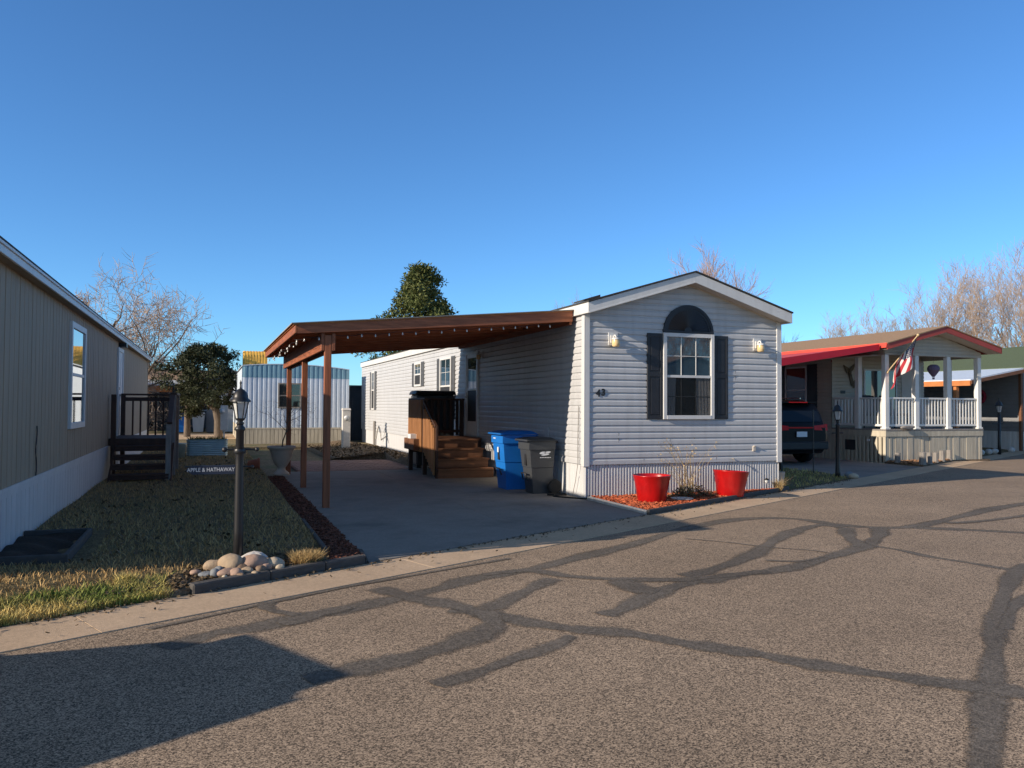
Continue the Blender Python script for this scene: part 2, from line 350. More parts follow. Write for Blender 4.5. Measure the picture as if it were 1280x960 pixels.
# crack sealant
def gpt(px, py):                                    # filled in from measured ground points (metres)
    return None
TAR = [
  [(-0.268, 5.536, 0.26), (0.085, 5.807, 0.26), (0.325, 5.846, 0.26), (0.666, 6.062, 0.26), (0.872, 6.085, 0.26), (1.311, 6.293, 0.26), (1.812, 6.554, 0.26), (2.252, 6.863, 0.26), (2.823, 7.035, 0.26), (3.563, 7.452, 0.26), (4.392, 7.913, 0.26), (5.844, 8.85, 0.26), (6.927, 9.257, 0.26), (7.611, 9.032, 0.26), (7.739, 8.44, 0.26), (8.022, 8.054, 0.26), (8.472, 7.904, 0.26), (9.054, 8.08, 0.26), (10.207, 8.518, 0.26), (11.41, 8.973, 0.26), (12.905, 9.352, 0.26)],
  [(8.466, 7.836, 0.26), (8.806, 7.652, 0.26), (9.084, 7.422, 0.26), (9.525, 7.01, 0.26)],
  [(6.963, 6.935, 0.13), (7.022, 6.607, 0.13), (6.999, 6.279, 0.13), (7.096, 5.891, 0.13), (7.145, 5.626, 0.13), (7.302, 5.3, 0.13)],
  [(7.635, 5.664, 0.18), (6.923, 5.283, 0.18), (6.091, 4.734, 0.18), (5.432, 4.268, 0.18), (4.944, 3.909, 0.18), (4.333, 3.444, 0.18), (3.646, 2.927, 0.18), (2.947, 2.39, 0.18)],
  [(6.545, 4.753, 0.12), (6.126, 4.609, 0.12), (5.622, 4.319, 0.12), (5.189, 4.024, 0.12)],
  [(7.673, 8.17, 0.24), (7.575, 8.42, 0.24), (7.129, 8.281, 0.24), (6.499, 7.897, 0.24), (5.964, 7.49, 0.24), (5.436, 7.048, 0.24), (4.851, 6.661, 0.24), (4.345, 6.395, 0.24), (4.051, 6.276, 0.24)],
  [(8.048, 7.975, 0.24), (7.712, 7.617, 0.24), (7.166, 7.196, 0.24), (6.715, 6.914, 0.24), (5.972, 6.584, 0.24), (5.362, 6.32, 0.24), (4.916, 6.198, 0.24), (4.536, 6.181, 0.24), (4.162, 6.063, 0.24), (3.888, 6.024, 0.24), (3.378, 5.739, 0.24), (2.982, 5.444, 0.24), (2.724, 5.314, 0.24)],
  [(7.693, 8.164, 0.24), (7.198, 7.6, 0.24), (6.924, 7.165, 0.24), (6.808, 6.882, 0.24)],
  [(1.71, 5.865, 0.22), (1.935, 5.663, 0.22), (2.108, 5.37, 0.22), (2.305, 5.126, 0.22), (2.406, 5.028, 0.22), (2.677, 4.83, 0.22), (2.88, 4.546, 0.22), (3.079, 4.312, 0.22), (3.249, 4.098, 0.22), (3.376, 3.892, 0.22), (3.528, 3.731, 0.22), (3.782, 3.453, 0.22), (4.178, 3.085, 0.22)],
  [(1.342, 6.779, 0.26), (1.495, 6.396, 0.26), (1.66, 6.143, 0.26), (1.817, 5.904, 0.26), (1.913, 5.671, 0.26), (2.048, 5.391, 0.26)],
  [(1.965, 5.751, 0.28), (1.886, 5.36, 0.28), (1.658, 5.112, 0.28), (1.336, 4.914, 0.28), (1.044, 4.786, 0.28), (0.749, 4.694, 0.28), (0.518, 4.634, 0.28)],
  [(2.307, 4.921, 0.16), (2.034, 4.719, 0.16), (1.763, 4.595, 0.16), (1.5, 4.44, 0.16), (1.165, 4.295, 0.16)],
  [(2.904, 6.602, 0.22), (2.604, 6.341, 0.22), (2.209, 5.978, 0.22), (1.965, 5.751, 0.22)],
  [(2.325, 6.945, 0.18), (2.809, 7.001, 0.18), (3.055, 6.656, 0.18), (3.384, 6.401, 0.18), (3.916, 6.183, 0.18), (4.362, 6.169, 0.18), (4.94, 6.228, 0.18)],
  [(3.403, 6.36, 0.3), (3.418, 5.964, 0.3), (3.499, 5.814, 0.3)],
  [(5.218, 8.085, 0.05), (5.434, 7.838, 0.05), (5.59, 7.616, 0.05), (5.778, 7.284, 0.05), (6.063, 6.982, 0.05), (6.168, 6.799, 0.05)],
  [(0.464, 6.562, 0.13), (0.419, 6.419, 0.13), (0.483, 6.246, 0.13), (0.664, 6.039, 0.13)],
  [(-0.395, 6.038, 0.07), (0.014, 6.267, 0.07), (0.462, 6.535, 0.07), (0.779, 6.703, 0.07), (1.161, 6.906, 0.07), (1.463, 7.032, 0.07), (2.129, 7.312, 0.07), (2.897, 7.635, 0.07)],
  [(1.04, 6.176, 0.2), (0.787, 6.067, 0.2), (0.484, 5.833, 0.2)],
  [(5.233, 6.659, 0.08), (5.55, 6.506, 0.08), (5.964, 6.632, 0.08)],
  [(9.231, 8.021, 0.16), (9.611, 7.972, 0.16), (10.32, 8.057, 0.16), (11.44, 8.293, 0.16)],
]
def catmull(P, k=6):
    out = []
    for i in range(len(P)-1):
        p0, p1, p2, p3 = P[max(i-1,0)], P[i], P[i+1], P[min(i+2,len(P)-1)]
        for j in range(k):
            t = j/k; out.append(tuple(.5*((2*p1[q]) + (-p0[q]+p2[q])*t + (2*p0[q]-5*p1[q]+4*p2[q]-p3[q])*t*t + (-p0[q]+3*p1[q]-3*p2[q]+p3[q])*t**3) for q in range(len(p1))))
    out.append(P[-1]); return out
rg = random.Random(3)
def roadz(x, y):
    n = (Vector((x,y,0))-K0).dot(N); return float(np.interp(n, [-8.2,-7.0,-4.3,-1.6,-.52], [0,.004,.012,.004,0]))
mb = MB(); EDGE = []
for q, line in enumerate(TAR):
    P = catmull(line, 8); rows = []; ph = rg.uniform(0,9); zz = .0022 + .00028*q; m_ = len(P)
    for i, (x, y, w) in enumerate([(x_, y_, w_*.66) for x_, y_, w_ in P]):
        a = P[max(i-1,0)]; b = P[min(i+1,m_-1)]; d = Vector((b[0]-a[0], b[1]-a[1], 0)).normalized(); s = Vector((-d.y, d.x, 0))
        k = 1 + .22*math.sin(i*.33+ph) + .10*math.sin(i*.9+ph*2); t0 = .35 if i in (0, m_-1) else 1.
        row = []
        for f in (-.85,-.5,-.2,.2,.5,.85):
            c = Vector((x,y,0)) + s*(w*k*f*t0*1.05 + .03*w*math.sin(i*.8+ph+f)); row.append((c.x, c.y, roadz(c.x,c.y)+zz)); EDGE.append(0. if abs(f) > .8 or i in (0, m_-1) else (.42 if abs(f) > .4 else .62))
        rows.append(row)
    mb.grid(rows, 0, False)
o = tag(mb.build('road_crack_sealant', M['tar']), kind='structure')
at_ = o.data.attributes.new('edge', 'FLOAT', 'POINT'); at_.data.foreach_set('value', EDGE)

# lawns
def lawnz(x, y, base=.03, rise=.10):
    d = (y - K(x))*.893; t = max(0, min(1, d/1.0)); return base + rise*t*t*(3-2*t) + .012*math.sin(x*3.1+y*1.7)*t
def lawn(name, xs, y1, m, hz=lawnz):
    mb = MB(); rows = []
    for j in range(41):
        t = (j/40)**1.8
        rows.append([(x, K(x)+.01 + (y1-K(x)-.01)*t, hz(x, K(x)+.01 + (y1-K(x)-.01)*t)) for x in xs])
    mb.grid(rows); return tag(mb.build(name, m), kind='structure')
lawn('lawn', [-9,-6,-4,-3,-2.4,-1.8,-1.4,-1,-.6,-.2,.2,.6,1.0,1.09], 29., M['lawn'])
lawnr = lambda x, y: lawnz(x, y, .035, .05)
lawn('side_yard', [9.72,10.2,10.8,11.4,12.,12.6,12.98], 30., M['lawn'], lawnr)
lawn('far_yard', [23.2,24,25,26,28,34,46], 40., M['lawn'], lawnr)
sheet('back_yard', M['ground'], [(-14,29),(14,29),(14,36.2),(-14,36.2)], .06, .1)
sheet('back_street', M['gutter'], [(-60,37.0),(90,37.0),(90,44),(-60,44)], .02)

def blades(name, pts, h, w, m, lean=.6, seed=1, kind='stuff'):
    r = np.random.default_rng(seed); pts = np.asarray(pts, dtype=np.float64); n = len(pts)
    a = r.uniform(0, 2*np.pi, n); la = r.uniform(0, 2*np.pi, n); hh = h*r.uniform(.5, 1.3, n); ln = hh*lean*r.uniform(.2, 1.3, n)
    s = np.stack([np.cos(a), np.sin(a), np.zeros(n)], 1)*(w*r.uniform(.6,1.4,n)/2)[:,None]
    mid = pts + np.stack([np.cos(la)*ln*.35, np.sin(la)*ln*.35, hh*.6], 1)
    tip = pts + np.stack([np.cos(la)*ln, np.sin(la)*ln, hh], 1)
    v = np.stack([pts - s, pts + s, mid + s*.8, mid - s*.8, tip], 1).reshape(-1, 3)
    me = bpy.data.meshes.new(name); base = np.arange(n)*5
    q = np.stack([base, base+1, base+2, base+3], 1); t = np.stack([base+3, base+2, base+4], 1)
    me.vertices.add(len(v)); me.vertices.foreach_set('co', v.ravel())
    loops = np.concatenate([q.ravel(), t.ravel()]); me.loops.add(len(loops)); me.loops.foreach_set('vertex_index', loops.astype(np.int32))
    st_ = np.concatenate([np.arange(n)*4, 4*n + np.arange(n)*3]); me.polygons.add(2*n)
    me.polygons.foreach_set('loop_start', st_.astype(np.int32)); me.polygons.foreach_set('loop_total', np.concatenate([np.full(n,4), np.full(n,3)]).astype(np.int32))
    me.update(calc_edges=True); me.validate(); me.materials.append(m)
    o = bpy.data.objects.new(name, me); COL.objects.link(o)
    return tag(o, kind=kind) if kind else o
def in_bed(x, y): return (((x-.3)/.62)**2 + ((y-K(x)-.42)/.42)**2 < 1) or (x > -.25 and y < K(x)+.42)
def in_frame(x, y): return x < -1.0 and 8.05 < y < 9.95
rg = random.Random(11); A = []; B = []
while len(A) < 34000:
    y = 5.6 + 23*rg.random()**1.9; x = rg.uniform(-1.8, 1.07)
    if y < K(x)+.02 or in_bed(x, y) or in_frame(x, y): continue
    A.append((x, y, lawnz(x,y)-.004))
while len(A) < 41000:
    x = rg.uniform(-4.5, -1.8); y = rg.uniform(4.6, 7.42)
    if y > K(x)+.02: A.append((x, y, lawnz(x,y)-.004))
while len(B) < 15000:
    x = rg.uniform(-4.5, -.15); y = K(x) + .02 + .55*rg.random()**1.4
    if in_bed(x, y): continue
    B.append((x, y, lawnz(x,y)-.004))
tag(blades('grass', A, .045, .007, M['grass'], .9, 2), 'short straw and green lawn grass between tan home and mulch strip', 'grass')
tag(blades('kerbside_grass', B, .07, .007, M['grassgreen'], .8, 3), 'greener grass strip growing along the kerb', 'grass')
C = []
while len(C) < 9000:
    y = 9 + 16*rg.random()**1.3; x = rg.uniform(9.75, 12.95)
    if y > K(x)+.05 and not (x < 9.95 and y < 12.1): C.append((x, y, lawnr(x,y)-.004))
tag(blades('side_grass', C, .06, .009, M['grassgreen'], .8, 4), 'dark green grass between grey home and neighbour driveway', 'grass')
# chips, leaves
def chips(name, region, n, L_, W_, m, z, seed, thick=.010, tilt=.5):
    r = random.Random(seed); mb = MB(); k = 0
    while k < n:
        x, y = region(r)
        if x is None: continue
        l, w = L_*r.uniform(.5,1.4), W_*r.uniform(.5,1.4); a = r.uniform(0, 6.28); tx, ty = r.uniform(-tilt,tilt), r.uniform(-tilt,tilt)
        u_ = Vector((math.cos(a), math.sin(a), tx)).normalized()*l/2; v_ = Vector((-math.sin(a), math.cos(a), ty)).normalized()*w/2; c = Vector((x, y, (z(x,y) if callable(z) else z) + r.uniform(0,.022)))
        up = Vector((0,0,thick))
        p = [c-u_-v_*.6, c-u_*.2-v_, c+u_-v_*.5, c+u_+v_*.6, c-u_+v_]
        mb.face([q+up for q in p]); 
        for i in range(5): j = (i+1)%5; mb.face([p[i], p[j], p[j]+up, p[i]+up])
        k += 1
    return tag(mb.build(name, m), kind='stuff')
def rgut(r):
    u_ = r.uniform(-4, 14); n_ = -.02 - .10*r.random()**2 - (.4*r.random() if r.random() < .15 else 0); q = st(u_, n_); return q[0], q[1]
tag(chips('gutter_litter', rgut, 700, .028, .018, M['drydark'], .028, 14, .003, .8), 'leaf bits and grit caught along the gutter', 'litter')
def rlawn(r):
    y = 8 + 14*r.random()**1.6; x = r.uniform(-1.7, 1.0); return (x, y) if not in_frame(x, y) else (None, None)
tag(chips('lawn_leaves', rlawn, 420, .05, .035, M['drydark'], lambda x, y: lawnz(x,y)+.02, 15, .003, 1.2), 'dry leaves scattered over the lawn', 'leaves')
# bed in front of the grey home
BEDF = [(5.84,K(5.84)+.06),(9.72,K(9.72)+.05),(9.70,11.93),(5.84,11.93)]
sheet('mulch_bed', M['mulchb'], BEDF, .055, .09)
def rbed(r):
    x = r.uniform(5.88, 9.68); y = K(x)+.08 + (11.84-K(x)-.08)*r.random()
    return (x, y) if y < 11.86 else (None, None)
tag(chips('wood_chips', rbed, 5200, .055, .026, M['mulch'], .055, 5), 'red wood chip mulch round the red pots', 'mulch')
mb = MB(); a, b = Vector((5.79,K(5.79)-.0,-.02)), Vector((9.98,K(9.98)+.02,-.02)); mb.bar(a+Vector((0,0,.06)), b+Vector((0,0,.06)), .05, .12)
tag(mb.build('bed_kerb', M['edging'], bevel=.008), kind='structure')
mb = MB(); mb.bar((5.80,K(5.8)+.03,.035), (5.80,11.78,.035), .07, .09); tag(mb.build('bed_side_kerb', M['edgel'], bevel=.008), kind='structure')
# strip left of the drive
sheet('mulch_strip', M['mulchb'], [(1.10,K(1.1)+.16),(1.44,K(1.44)+.1),(1.44,17.2),(1.10,17.2)], .055, .09)
def rstrip(r):
    x = r.uniform(1.12,1.43); y = K(x)+.16 + (17.1-K(x)-.16)*r.random()**1.5; return x, y
tag(chips('strip_chips', rstrip, 3400, .05, .024, M['mulchd'], .055, 6), 'dull red wood chips along left edge of driveway', 'mulch')
mb = MB(); mb.bar((1.09,K(1.09)+.55,.07), (1.09,10.1,.08), .045, .15); mb.bar((1.09,10.15,.06), (1.09,17.,.06), .03, .08)
tag(mb.build('strip_kerb', M['edging'], bevel=.008), kind='structure')
mb = MB(); P_ = [(-.12,K(-.12)+.03),(.5,K(.5)+.05),(1.0,K(1.0)+.05),(1.40,K(1.40)+.05)]
for (x0,y0),(x1,y1) in zip(P_, P_[1:]): mb.bar((x0,y0,.05),(x1-.004,y1-.002,.055),.10,.115)
mb.bar((1.42,K(1.4)+.06,.045),(1.455,K(1.4)+.5,.045),.05,.09)
tag(mb.build('stone_bed_kerb', M['edging'], bevel=.012), kind='structure')
def rbedz(r):
    x = r.uniform(-.95, 1.08); y = K(x)+.05 + .72*r.random()
    return (x, y) if (in_bed(x, y) or r.random() < .12) else (None, None)
sheet('stone_bed', M['dirt'], [(-.3,K(-.3)+.03),(1.08,K(1.08)+.1),(1.08,K(1.08)+.8),(.2,K(.2)+.85),(-.35,K(-.3)+.5)], .075, .1)
tag(chips('fallen_leaves', rbedz, 1500, .04, .026, M['drydark'], lambda x,y: max(.078, lawnz(x,y)-.01), 8, .003, .9), 'brown leaf litter round the river stones', 'leaves')
# leaf litter and dirt along the grey home's wall
mb = MB(); rows = []
for j in range(24):
    y = 19.4 + j*.5; rows.append([(x, y + .2*math.sin(x*3), .05 + .16*math.exp(-((x-4.7)/.45)**2)*(.6+.4*math.sin(y*2.3)) + .02*math.sin(7*x+5*y)) for x in np.linspace(3.2 if y > 22.6 else 4.65, 5.74, 9)])
rows = [[(p[0],p[1],-.03) for p in rows[0]]] + rows + [[(p[0],p[1],-.03) for p in rows[-1]]]; rows = [[(r[0][0],r[0][1],-.03)] + r + [(r[-1][0],r[-1][1],-.03)] for r in rows]
mb.grid(rows); tag(mb.build('dirt', M['dirt']), kind='structure')
def rdirt(r):
    y = r.uniform(19.4, 30); x = r.uniform(3.3 if y > 22.6 else 4.7, 5.7); return x, y
tag(chips('dead_leaves', rdirt, 2200, .07, .05, M['drydark'], lambda x, y: .055 + .16*math.exp(-((x-4.7)/.45)**2)*(.6+.4*math.sin(y*2.3)), 9, .004, .9), 'dead leaves heaped along the grey home wall', 'leaves')
# bed in front of the neighbour porch
sheet('porch_bed', M['dirt'], [(17.55,K(17.55)+.06),(21.6,K(21.6)+.06),(21.6,17.15),(17.55,17.15)], .06, .09)
def rporch(r):
    x = r.uniform(17.6, 21.4); y = K(x)+.1 + (17.1-K(x)-.1)*r.random()
    return (x, y) if y < 17.1 else (None, None)
tag(chips('porch_chips', rporch, 1500, .09, .05, M['porchchip'], .06, 12), 'orange brown chips in front of the neighbour porch', 'mulch')
# ------------------------------------------------------------------ shared building parts
def text_mesh(s, size, depth=.0, bold=.0):
    cu = bpy.data.curves.new('lettering', 'FONT'); cu.body = s; cu.size = size; cu.align_x = 'CENTER'; cu.align_y = 'CENTER'; cu.extrude = depth; cu.offset = bold
    o = bpy.data.objects.new('lettering', cu); COL.objects.link(o); dg = bpy.context.evaluated_depsgraph_get()
    me = bpy.data.meshes.new_from_object(o.evaluated_get(dg)); COL.objects.unlink(o); bpy.data.objects.remove(o); return me
def lettering(name, s, size, fr, a, z, d, m, parent, depth=.002, sx=1., bold=.0):
    me = text_mesh(s, size, depth, bold); o0 = Vector(org(parent))
    for v in me.vertices:
        v.co = fr.p(a + v.co.x*sx, z + v.co.y, d + v.co.z) - o0
    me.materials.clear(); me.materials.append(m); me.update()
    o = bpy.data.objects.new(name, me); COL.objects.link(o); o.parent = parent; ORG[o.name] = tuple(o0); return o
def window(par, fr, a0, a1, z0, z1, fw=.06, mid=None, nx=0, nz=0, m_up=None, m_lo=None, frame=None, d=.05, grid_lo=True, lo=None):
    frame = frame or M['white']; mid = mid or (z0+z1)/2
    mb = MB(); B = lambda *k: fr.box(mb, *k)
    B(a0, a0+fw, z0, z1, -.01, d); B(a1-fw, a1, z0, z1, -.01, d); B(a0+fw, a1-fw, z1-fw, z1, -.01, d-.001); B(a0+fw, a1-fw, z0, z0+fw, -.01, d+.004)
    B(a0+fw, a1-fw, mid-.022, mid+.022, -.01, d-.012)
    for (u0, u1, on) in ((mid+.022, z1-fw, True), (z0+fw, mid-.022, grid_lo)):
        if not on: continue
        for i in range(1, nx):
            a = a0+fw + (a1-a0-2*fw)*i/nx; B(a-.006, a+.006, u0, u1, .024, .037)
        for j in range(1, nz):
            z = u0 + (u1-u0)*j/nz; B(a0+fw, a1-fw, z-.006, z+.006, .024, .0365)
    f = mb.build('window', frame, par, .003)
    p = MB(); fr.box(p, a0+fw-.002, a1-fw+.002, mid+.02, z1-fw+.002, .0, .029); p.build('pane', m_up or M['glass'], f)
    p = MB(); fr.box(p, a0+fw-.002, a1-fw+.002, z0+fw-.002, mid-.02, .0 if not lo else lo-.003, lo or .028); p.build('pane', m_lo or M['screen'], f)
    return f
def shutter(par, fr, a0, a1, z0, z1, m, split=.52):
    mb = MB(); fr.box(mb, a0, a1, z0, z1, -.01, .028); w = .045; zs = z0 + (z1-z0)*split
    fr.box(mb, a0, a0+w, z0, z1, .0275, .038); fr.box(mb, a1-w, a1, z0, z1, .0275, .038)
    for a, b in ((z0, z0+.06), (zs-.04, zs+.04), (z1-.06, z1)): fr.box(mb, a0+w, a1-w, a, b, .0275, .0378)
    for a, b in ((z0+.06, zs-.04), (zs+.04, z1-.06)): fr.box(mb, a0+w+.025, a1-w-.025, a+.025, b-.025, .0275, .035)
    return mb.build('shutter', m, par, .003)
def gable_lim(a0, a1, ze, za, am=None):
    am = am if am is not None else (a0+a1)/2
    def f(z):
        if z <= ze: return (a0, a1)
        t = min(1, (z-ze)/(za-ze)); return (a0+(am-a0)*t, a1-(a1-am)*t)
    return f
def gable_roof(par, x0, x1, y0, y1, ze, za, th, m, name='roof', mb=None):
    xm = (x0+x1)/2; mb = mb or MB()
    mb.prism([(x0,y0,ze),(xm,y0,za),(xm,y0,za+th),(x0,y0,ze+th)], (0,y1-y0,0))
    mb.prism([(xm,y0,za),(x1,y0,ze),(x1,y0,ze+th),(xm,y0,za+th)], (0,y1-y0,0))
    return mb.build(name, m, par)
def rake(par, x0, x1, y, ze, za, h, th, m, name='rake_fascia', dy=.03):
    xm = (x0+x1)/2
    for a, b, za_, zb_ in ((x0,xm,ze,za),(xm,x1,za,ze)):
        mb = MB(); mb.prism([(a,y,za_-h),(b-.001,y,zb_-h),(b-.001,y,zb_),(a,y,za_)], (0,dy,0))
        mb.prism([(a,y-.006,za_-h),(b-.001,y-.006,zb_-h),(b-.001,y-.006,zb_-h+.02),(a,y-.006,za_-h+.02)], (0,.0055,0))
        mb.build(name, m, par, .003)

# ------------------------------------------------------------------ grey home
X0, X1, Y0, Y1 = 5.78, 9.70, 11.90, 32.4
home = thing('mobile_home', 'pale grey gabled mobile home with arched dark vent over its front window', 'mobile home', (X0,Y0,0))
F = FR((X0,Y0,0),(1,0,0),(0,-1,0)); L_ = FR((X0,Y1,0),(0,-1,0),(-1,0,0)); Rr = FR((X1,Y0,0),(0,1,0),(1,0,0)); Bk = FR((X1,Y1,0),(-1,0,0),(0,1,0))
W = X1-X0; LEN = Y1-Y0; ZS = .585; ZE = 3.07
mb = MB(); lim = gable_lim(0.0, W, ZE+.03, ZE+.03+.595)
F.siding(mb, 0, W, ZS, 3.66, lim); mb.build('front_wall', M['vinyl'], home)
# seams where the panels lap
for a, z, k in ((.62,.585+.109*3,2),(1.62,.585+.109*2,2),(1.10,.585,1),(2.55,.585,1),(2.95,.585+.109*13,2)): mb = MB(); F.box(mb, a, a+.005, z+.002, z+.109*k-.030, .008, .0182); mb.build('panel_seam', M['shutg'], home)
mb = MB(); L_.siding(mb, 0, LEN, ZS, ZE); mb.build('side_wall', M['vinyl'], home)
mb = MB(); Rr.siding(mb, 0, LEN, ZS, ZE); mb.build('side_wall', M['vinyl'], home)
mb = MB(); Bk.siding(mb, 0, W, ZS, 3.66, lim); mb.build('rear_wall', M['vinyl'], home)
mb = MB(); F.ribs(mb, .0, W, -.02, ZS+.005, .054, .016, ((0,0),(.18,0),(.30,1),(.62,1),(.74,0))); o = mb.build('skirting', M['skirt'], home); o.location.y = .022
mb = MB(); L_.ribs(mb, 0, LEN, -.02, ZS+.005, .118, .008, ((0,0),(.1,0),(.16,1),(.94,1))); o = mb.build('skirting', M['skirt'], home); o.location.x = .02
mb = MB(); Rr.ribs(mb, 0, LEN, -.02, ZS+.005, .118, .008, ((0,0),(.1,0),(.16,1),(.94,1))); o = mb.build('skirting', M['skirt'], home); o.location.x = -.02
mb = MB(); Bk.box(mb, 0, W, -.02, ZS+.005, -.03, -.01); mb.build('skirting', M['skirt'], home)
for x, s in ((X0,-1),(X1,1)):                      # corner boards, both legs
    mb = MB(); mb.box(min(x, x-s*.075), max(x, x-s*.075), Y0-.03, Y0-.001, ZS-.03, ZE+.02); mb.box(min(x+s*.03, x+s*.0005), max(x+s*.03, x+s*.0005), Y0-.03, Y0+.075, ZS-.03, ZE+.02); mb.build('corner_trim', M['white'], home, .004)
mb = MB(); mb.box(X0-.028, X0, Y1-.08, Y1+.03, ZS, ZE+.02); mb.build('corner_trim', M['white'], home)
OV = .27; ZR0, ZRA = 3.235, 3.85
gable_roof(home, X0-.08, X1+.08, Y0-OV-.02, Y1+.1, ZR0, ZRA, .025, M['shingle'])
rake(home, X0-.06, X1+.06, Y0-OV, ZR0-.002, ZRA-.006, .175, .03, M['white'])
mb = MB()
for s in (1,-1):
    xa = X0-.05 if s > 0 else X1+.05; xm = (X0+X1)/2
    mb.prism([(xa,Y0-OV+.03,ZR0-.165),(xm,Y0-OV+.03,ZRA-.17),(xm,Y0-OV+.03,ZRA-.158),(xa,Y0-OV+.03,ZR0-.153)], (0,OV-.03,0))
mb.build('soffit', M['soffit'], home)
mb = MB(); xm = (X0+X1)/2; F_ = .1
mb.prism([(X0+.03,Y0-.004,ZE+.0),(xm,Y0-.004,ZE+.59),(xm,Y0-.004,ZE+.63),(X0+.03,Y0-.004,ZE+.04)], (0,-.02,0)); mb.prism([(X1-.03,Y0-.004,ZE+.0),(xm,Y0-.004,ZE+.59),(xm,Y0-.004,ZE+.63),(X1-.03,Y0-.004,ZE+.04)], (0,-.02,0))
mb.build('frieze_trim', M['soffit'], home)
for x0, x1 in ((X0-.075,X0-.045),(X1+.045,X1+.075)):
    mb = MB(); mb.box(x0, x1, Y0-OV, Y1+.08, ZR0-.175, ZR0-.004); mb.build('side_fascia', M['white'], home, .004)
mb = MB(); mb.box(X0-.046, X0-.001, Y0-OV+.03, Y1, ZR0-.172, ZR0-.160); mb.box(X1+.001, X1+.046, Y0-OV+.03, Y1, ZR0-.172, ZR0-.160); mb.build('soffit', M['soffit'], home)
mb = MB(); mb.hexa([(X0-.09,Y0-.12,ZR0+.03),(X0+.22,Y0-.12,ZR0+.115),(X0+.22,Y0+.25,ZR0+.115),(X0-.09,Y0+.25,ZR0+.03),(X0-.09,Y0-.12,ZR0+.055),(X0+.22,Y0-.12,ZR0+.155),(X0+.22,Y0+.25,ZR0+.155),(X0-.09,Y0+.25,ZR0+.055)])
mb.build('roof_flashing', M['shingle'], home)
# front window, shutters, arched vent
wf = window(home, F, 1.462, 2.483, 1.335, 2.815, .065, 2.07, 3, 2, M['glassb'], M['glasst'], d=.062, grid_lo=False, lo=.040)
mb = MB(); F.box(mb, 1.525, 2.42, 1.398, 2.05, .0, .0245); mb.build('dark_room_backing', M['screen'], wf)  # flat backing coloured dark to stand for the dim room inside
for a0_, a1_ in ((1.53,1.70),(2.14,2.42)):
    mb = MB(); n_ = 22; cols = [(a0_+(a1_-a0_)*k_/n_, .0275+.0022*math.sin(k_*1.25)) for k_ in range(n_+1)]
    mb.grid([[F.p(a_ + .03*(1 if a0_ < 2 else -1)*(z_-1.4), z_, d_) for a_, d_ in cols] for z_ in (1.40,1.7,2.05)]); mb.build('curtain', M['curtain'], wf)
mb = MB()
for k_ in (1,2): a_ = 1.527 + .891*k_/3; F.box(mb, a_-.006, a_+.006, 1.40, 2.047, .031, .034)
F.box(mb, 1.527, 2.418, 1.718, 1.730, .031, .0345); mb.build('muntins', M['muntin'], wf)
shutter(home, F, 1.155, 1.452, 1.335, 2.80, M['shut']); shutter(home, F, 2.492, 2.785, 1.335, 2.80, M['shut'])
mb = MB(); cx, zb, r0, hz = 1.972, 2.822, .505, .49
def arc(r, n=24, k=1.): return [(cx + r*math.cos(math.pi*i/n), zb + k*hz/r0*r*math.sin(math.pi*i/n)) for i in range(n+1)]
for (ra, rb, d0, d1) in ((r0, r0-.05, -.01, .05), (r0-.05, r0-.09, -.01, .04)):
    A_, B_ = arc(ra), arc(rb)
    for i in range(24): mb.hexa([F.p(*A_[i],d0), F.p(*A_[i+1],d0), F.p(*B_[i+1],d0), F.p(*B_[i],d0), F.p(*A_[i],d1), F.p(*A_[i+1],d1), F.p(*B_[i+1],d1), F.p(*B_[i],d1)])
F.box(mb, cx-r0, cx+r0, zb-.0, zb+.035, -.01, .052)
mb.face([F.p(*q, .028) for q in arc(r0-.08)])
for i in range(1, 24):                                          # sunburst blades
    a = math.pi*i/24; c, s = math.cos(a), math.sin(a); pa = (cx+.08*c, zb+.03+.08*s); pb = (cx+(r0-.085)*c, zb+.02+(r0-.10)*hz/r0*s); w = .017
    q = [(pa[0]-s*w*.3,pa[1]+c*w*.3),(pa[0]+s*w*.3,pa[1]-c*w*.3),(pb[0]+s*w,pb[1]-c*w),(pb[0]-s*w,pb[1]+c*w)]
    mb.hexa([F.p(*k,.026) for k in q] + [F.p(q[0][0],q[0][1],.029),F.p(q[1][0],q[1][1],.036),F.p(q[2][0],q[2][1],.042),F.p(q[3][0],q[3][1],.029)])
mb.build('arched_vent', M['shut'], home)
def wall_lantern(fr, a, z, par, s=1.):
    mb = MB(); fr.box(mb, a-.085*s, a+.085*s, z-.10*s, z+.115*s, -.005, .032); fr.box(mb, a-.05*s, a+.05*s, z-.06*s, z+.07*s, .0315, .05)
    mb.tube([fr.p(a,z+.02*s,.04), fr.p(a,z+.065*s,.085*s), fr.p(a,z+.06*s,.12*s), fr.p(a,z+.03*s,.125*s)], .016*s, 8)
    c = fr.p(a, z-.055*s, .125*s); mb.lathe([(.0,.085*s),(.055*s,.075*s),(.07*s,.055*s),(.066*s,.045*s)], c, 14)
    l = mb.build('wall_lantern', M['white'], par)
    g = MB(); g.lathe([(.058*s,.046*s),(.066*s,.0),(.062*s,-.055*s),(.045*s,-.075*s),(.0,-.078*s)], c, 14); g.build('shade', M['amber'], l)
wall_lantern(F, .505, 2.665, home); wall_lantern(F, 3.415, 2.665, home)
lettering('house_number', '4', .155, F, .235, 1.762, .022, M['black'], home, .006, 1., .006); lettering('house_number', '3', .155, F, .330, 1.775, .022, M['black'], home, .006, 1., .006)
mb = MB(); F.box(mb, 3.315, 3.375, .765, .85, -.005, .035); F.box(mb, 3.322, 3.368, .845, .862, .0, .06); mb.build('outlet_cover', M['soffit'], home, .004)
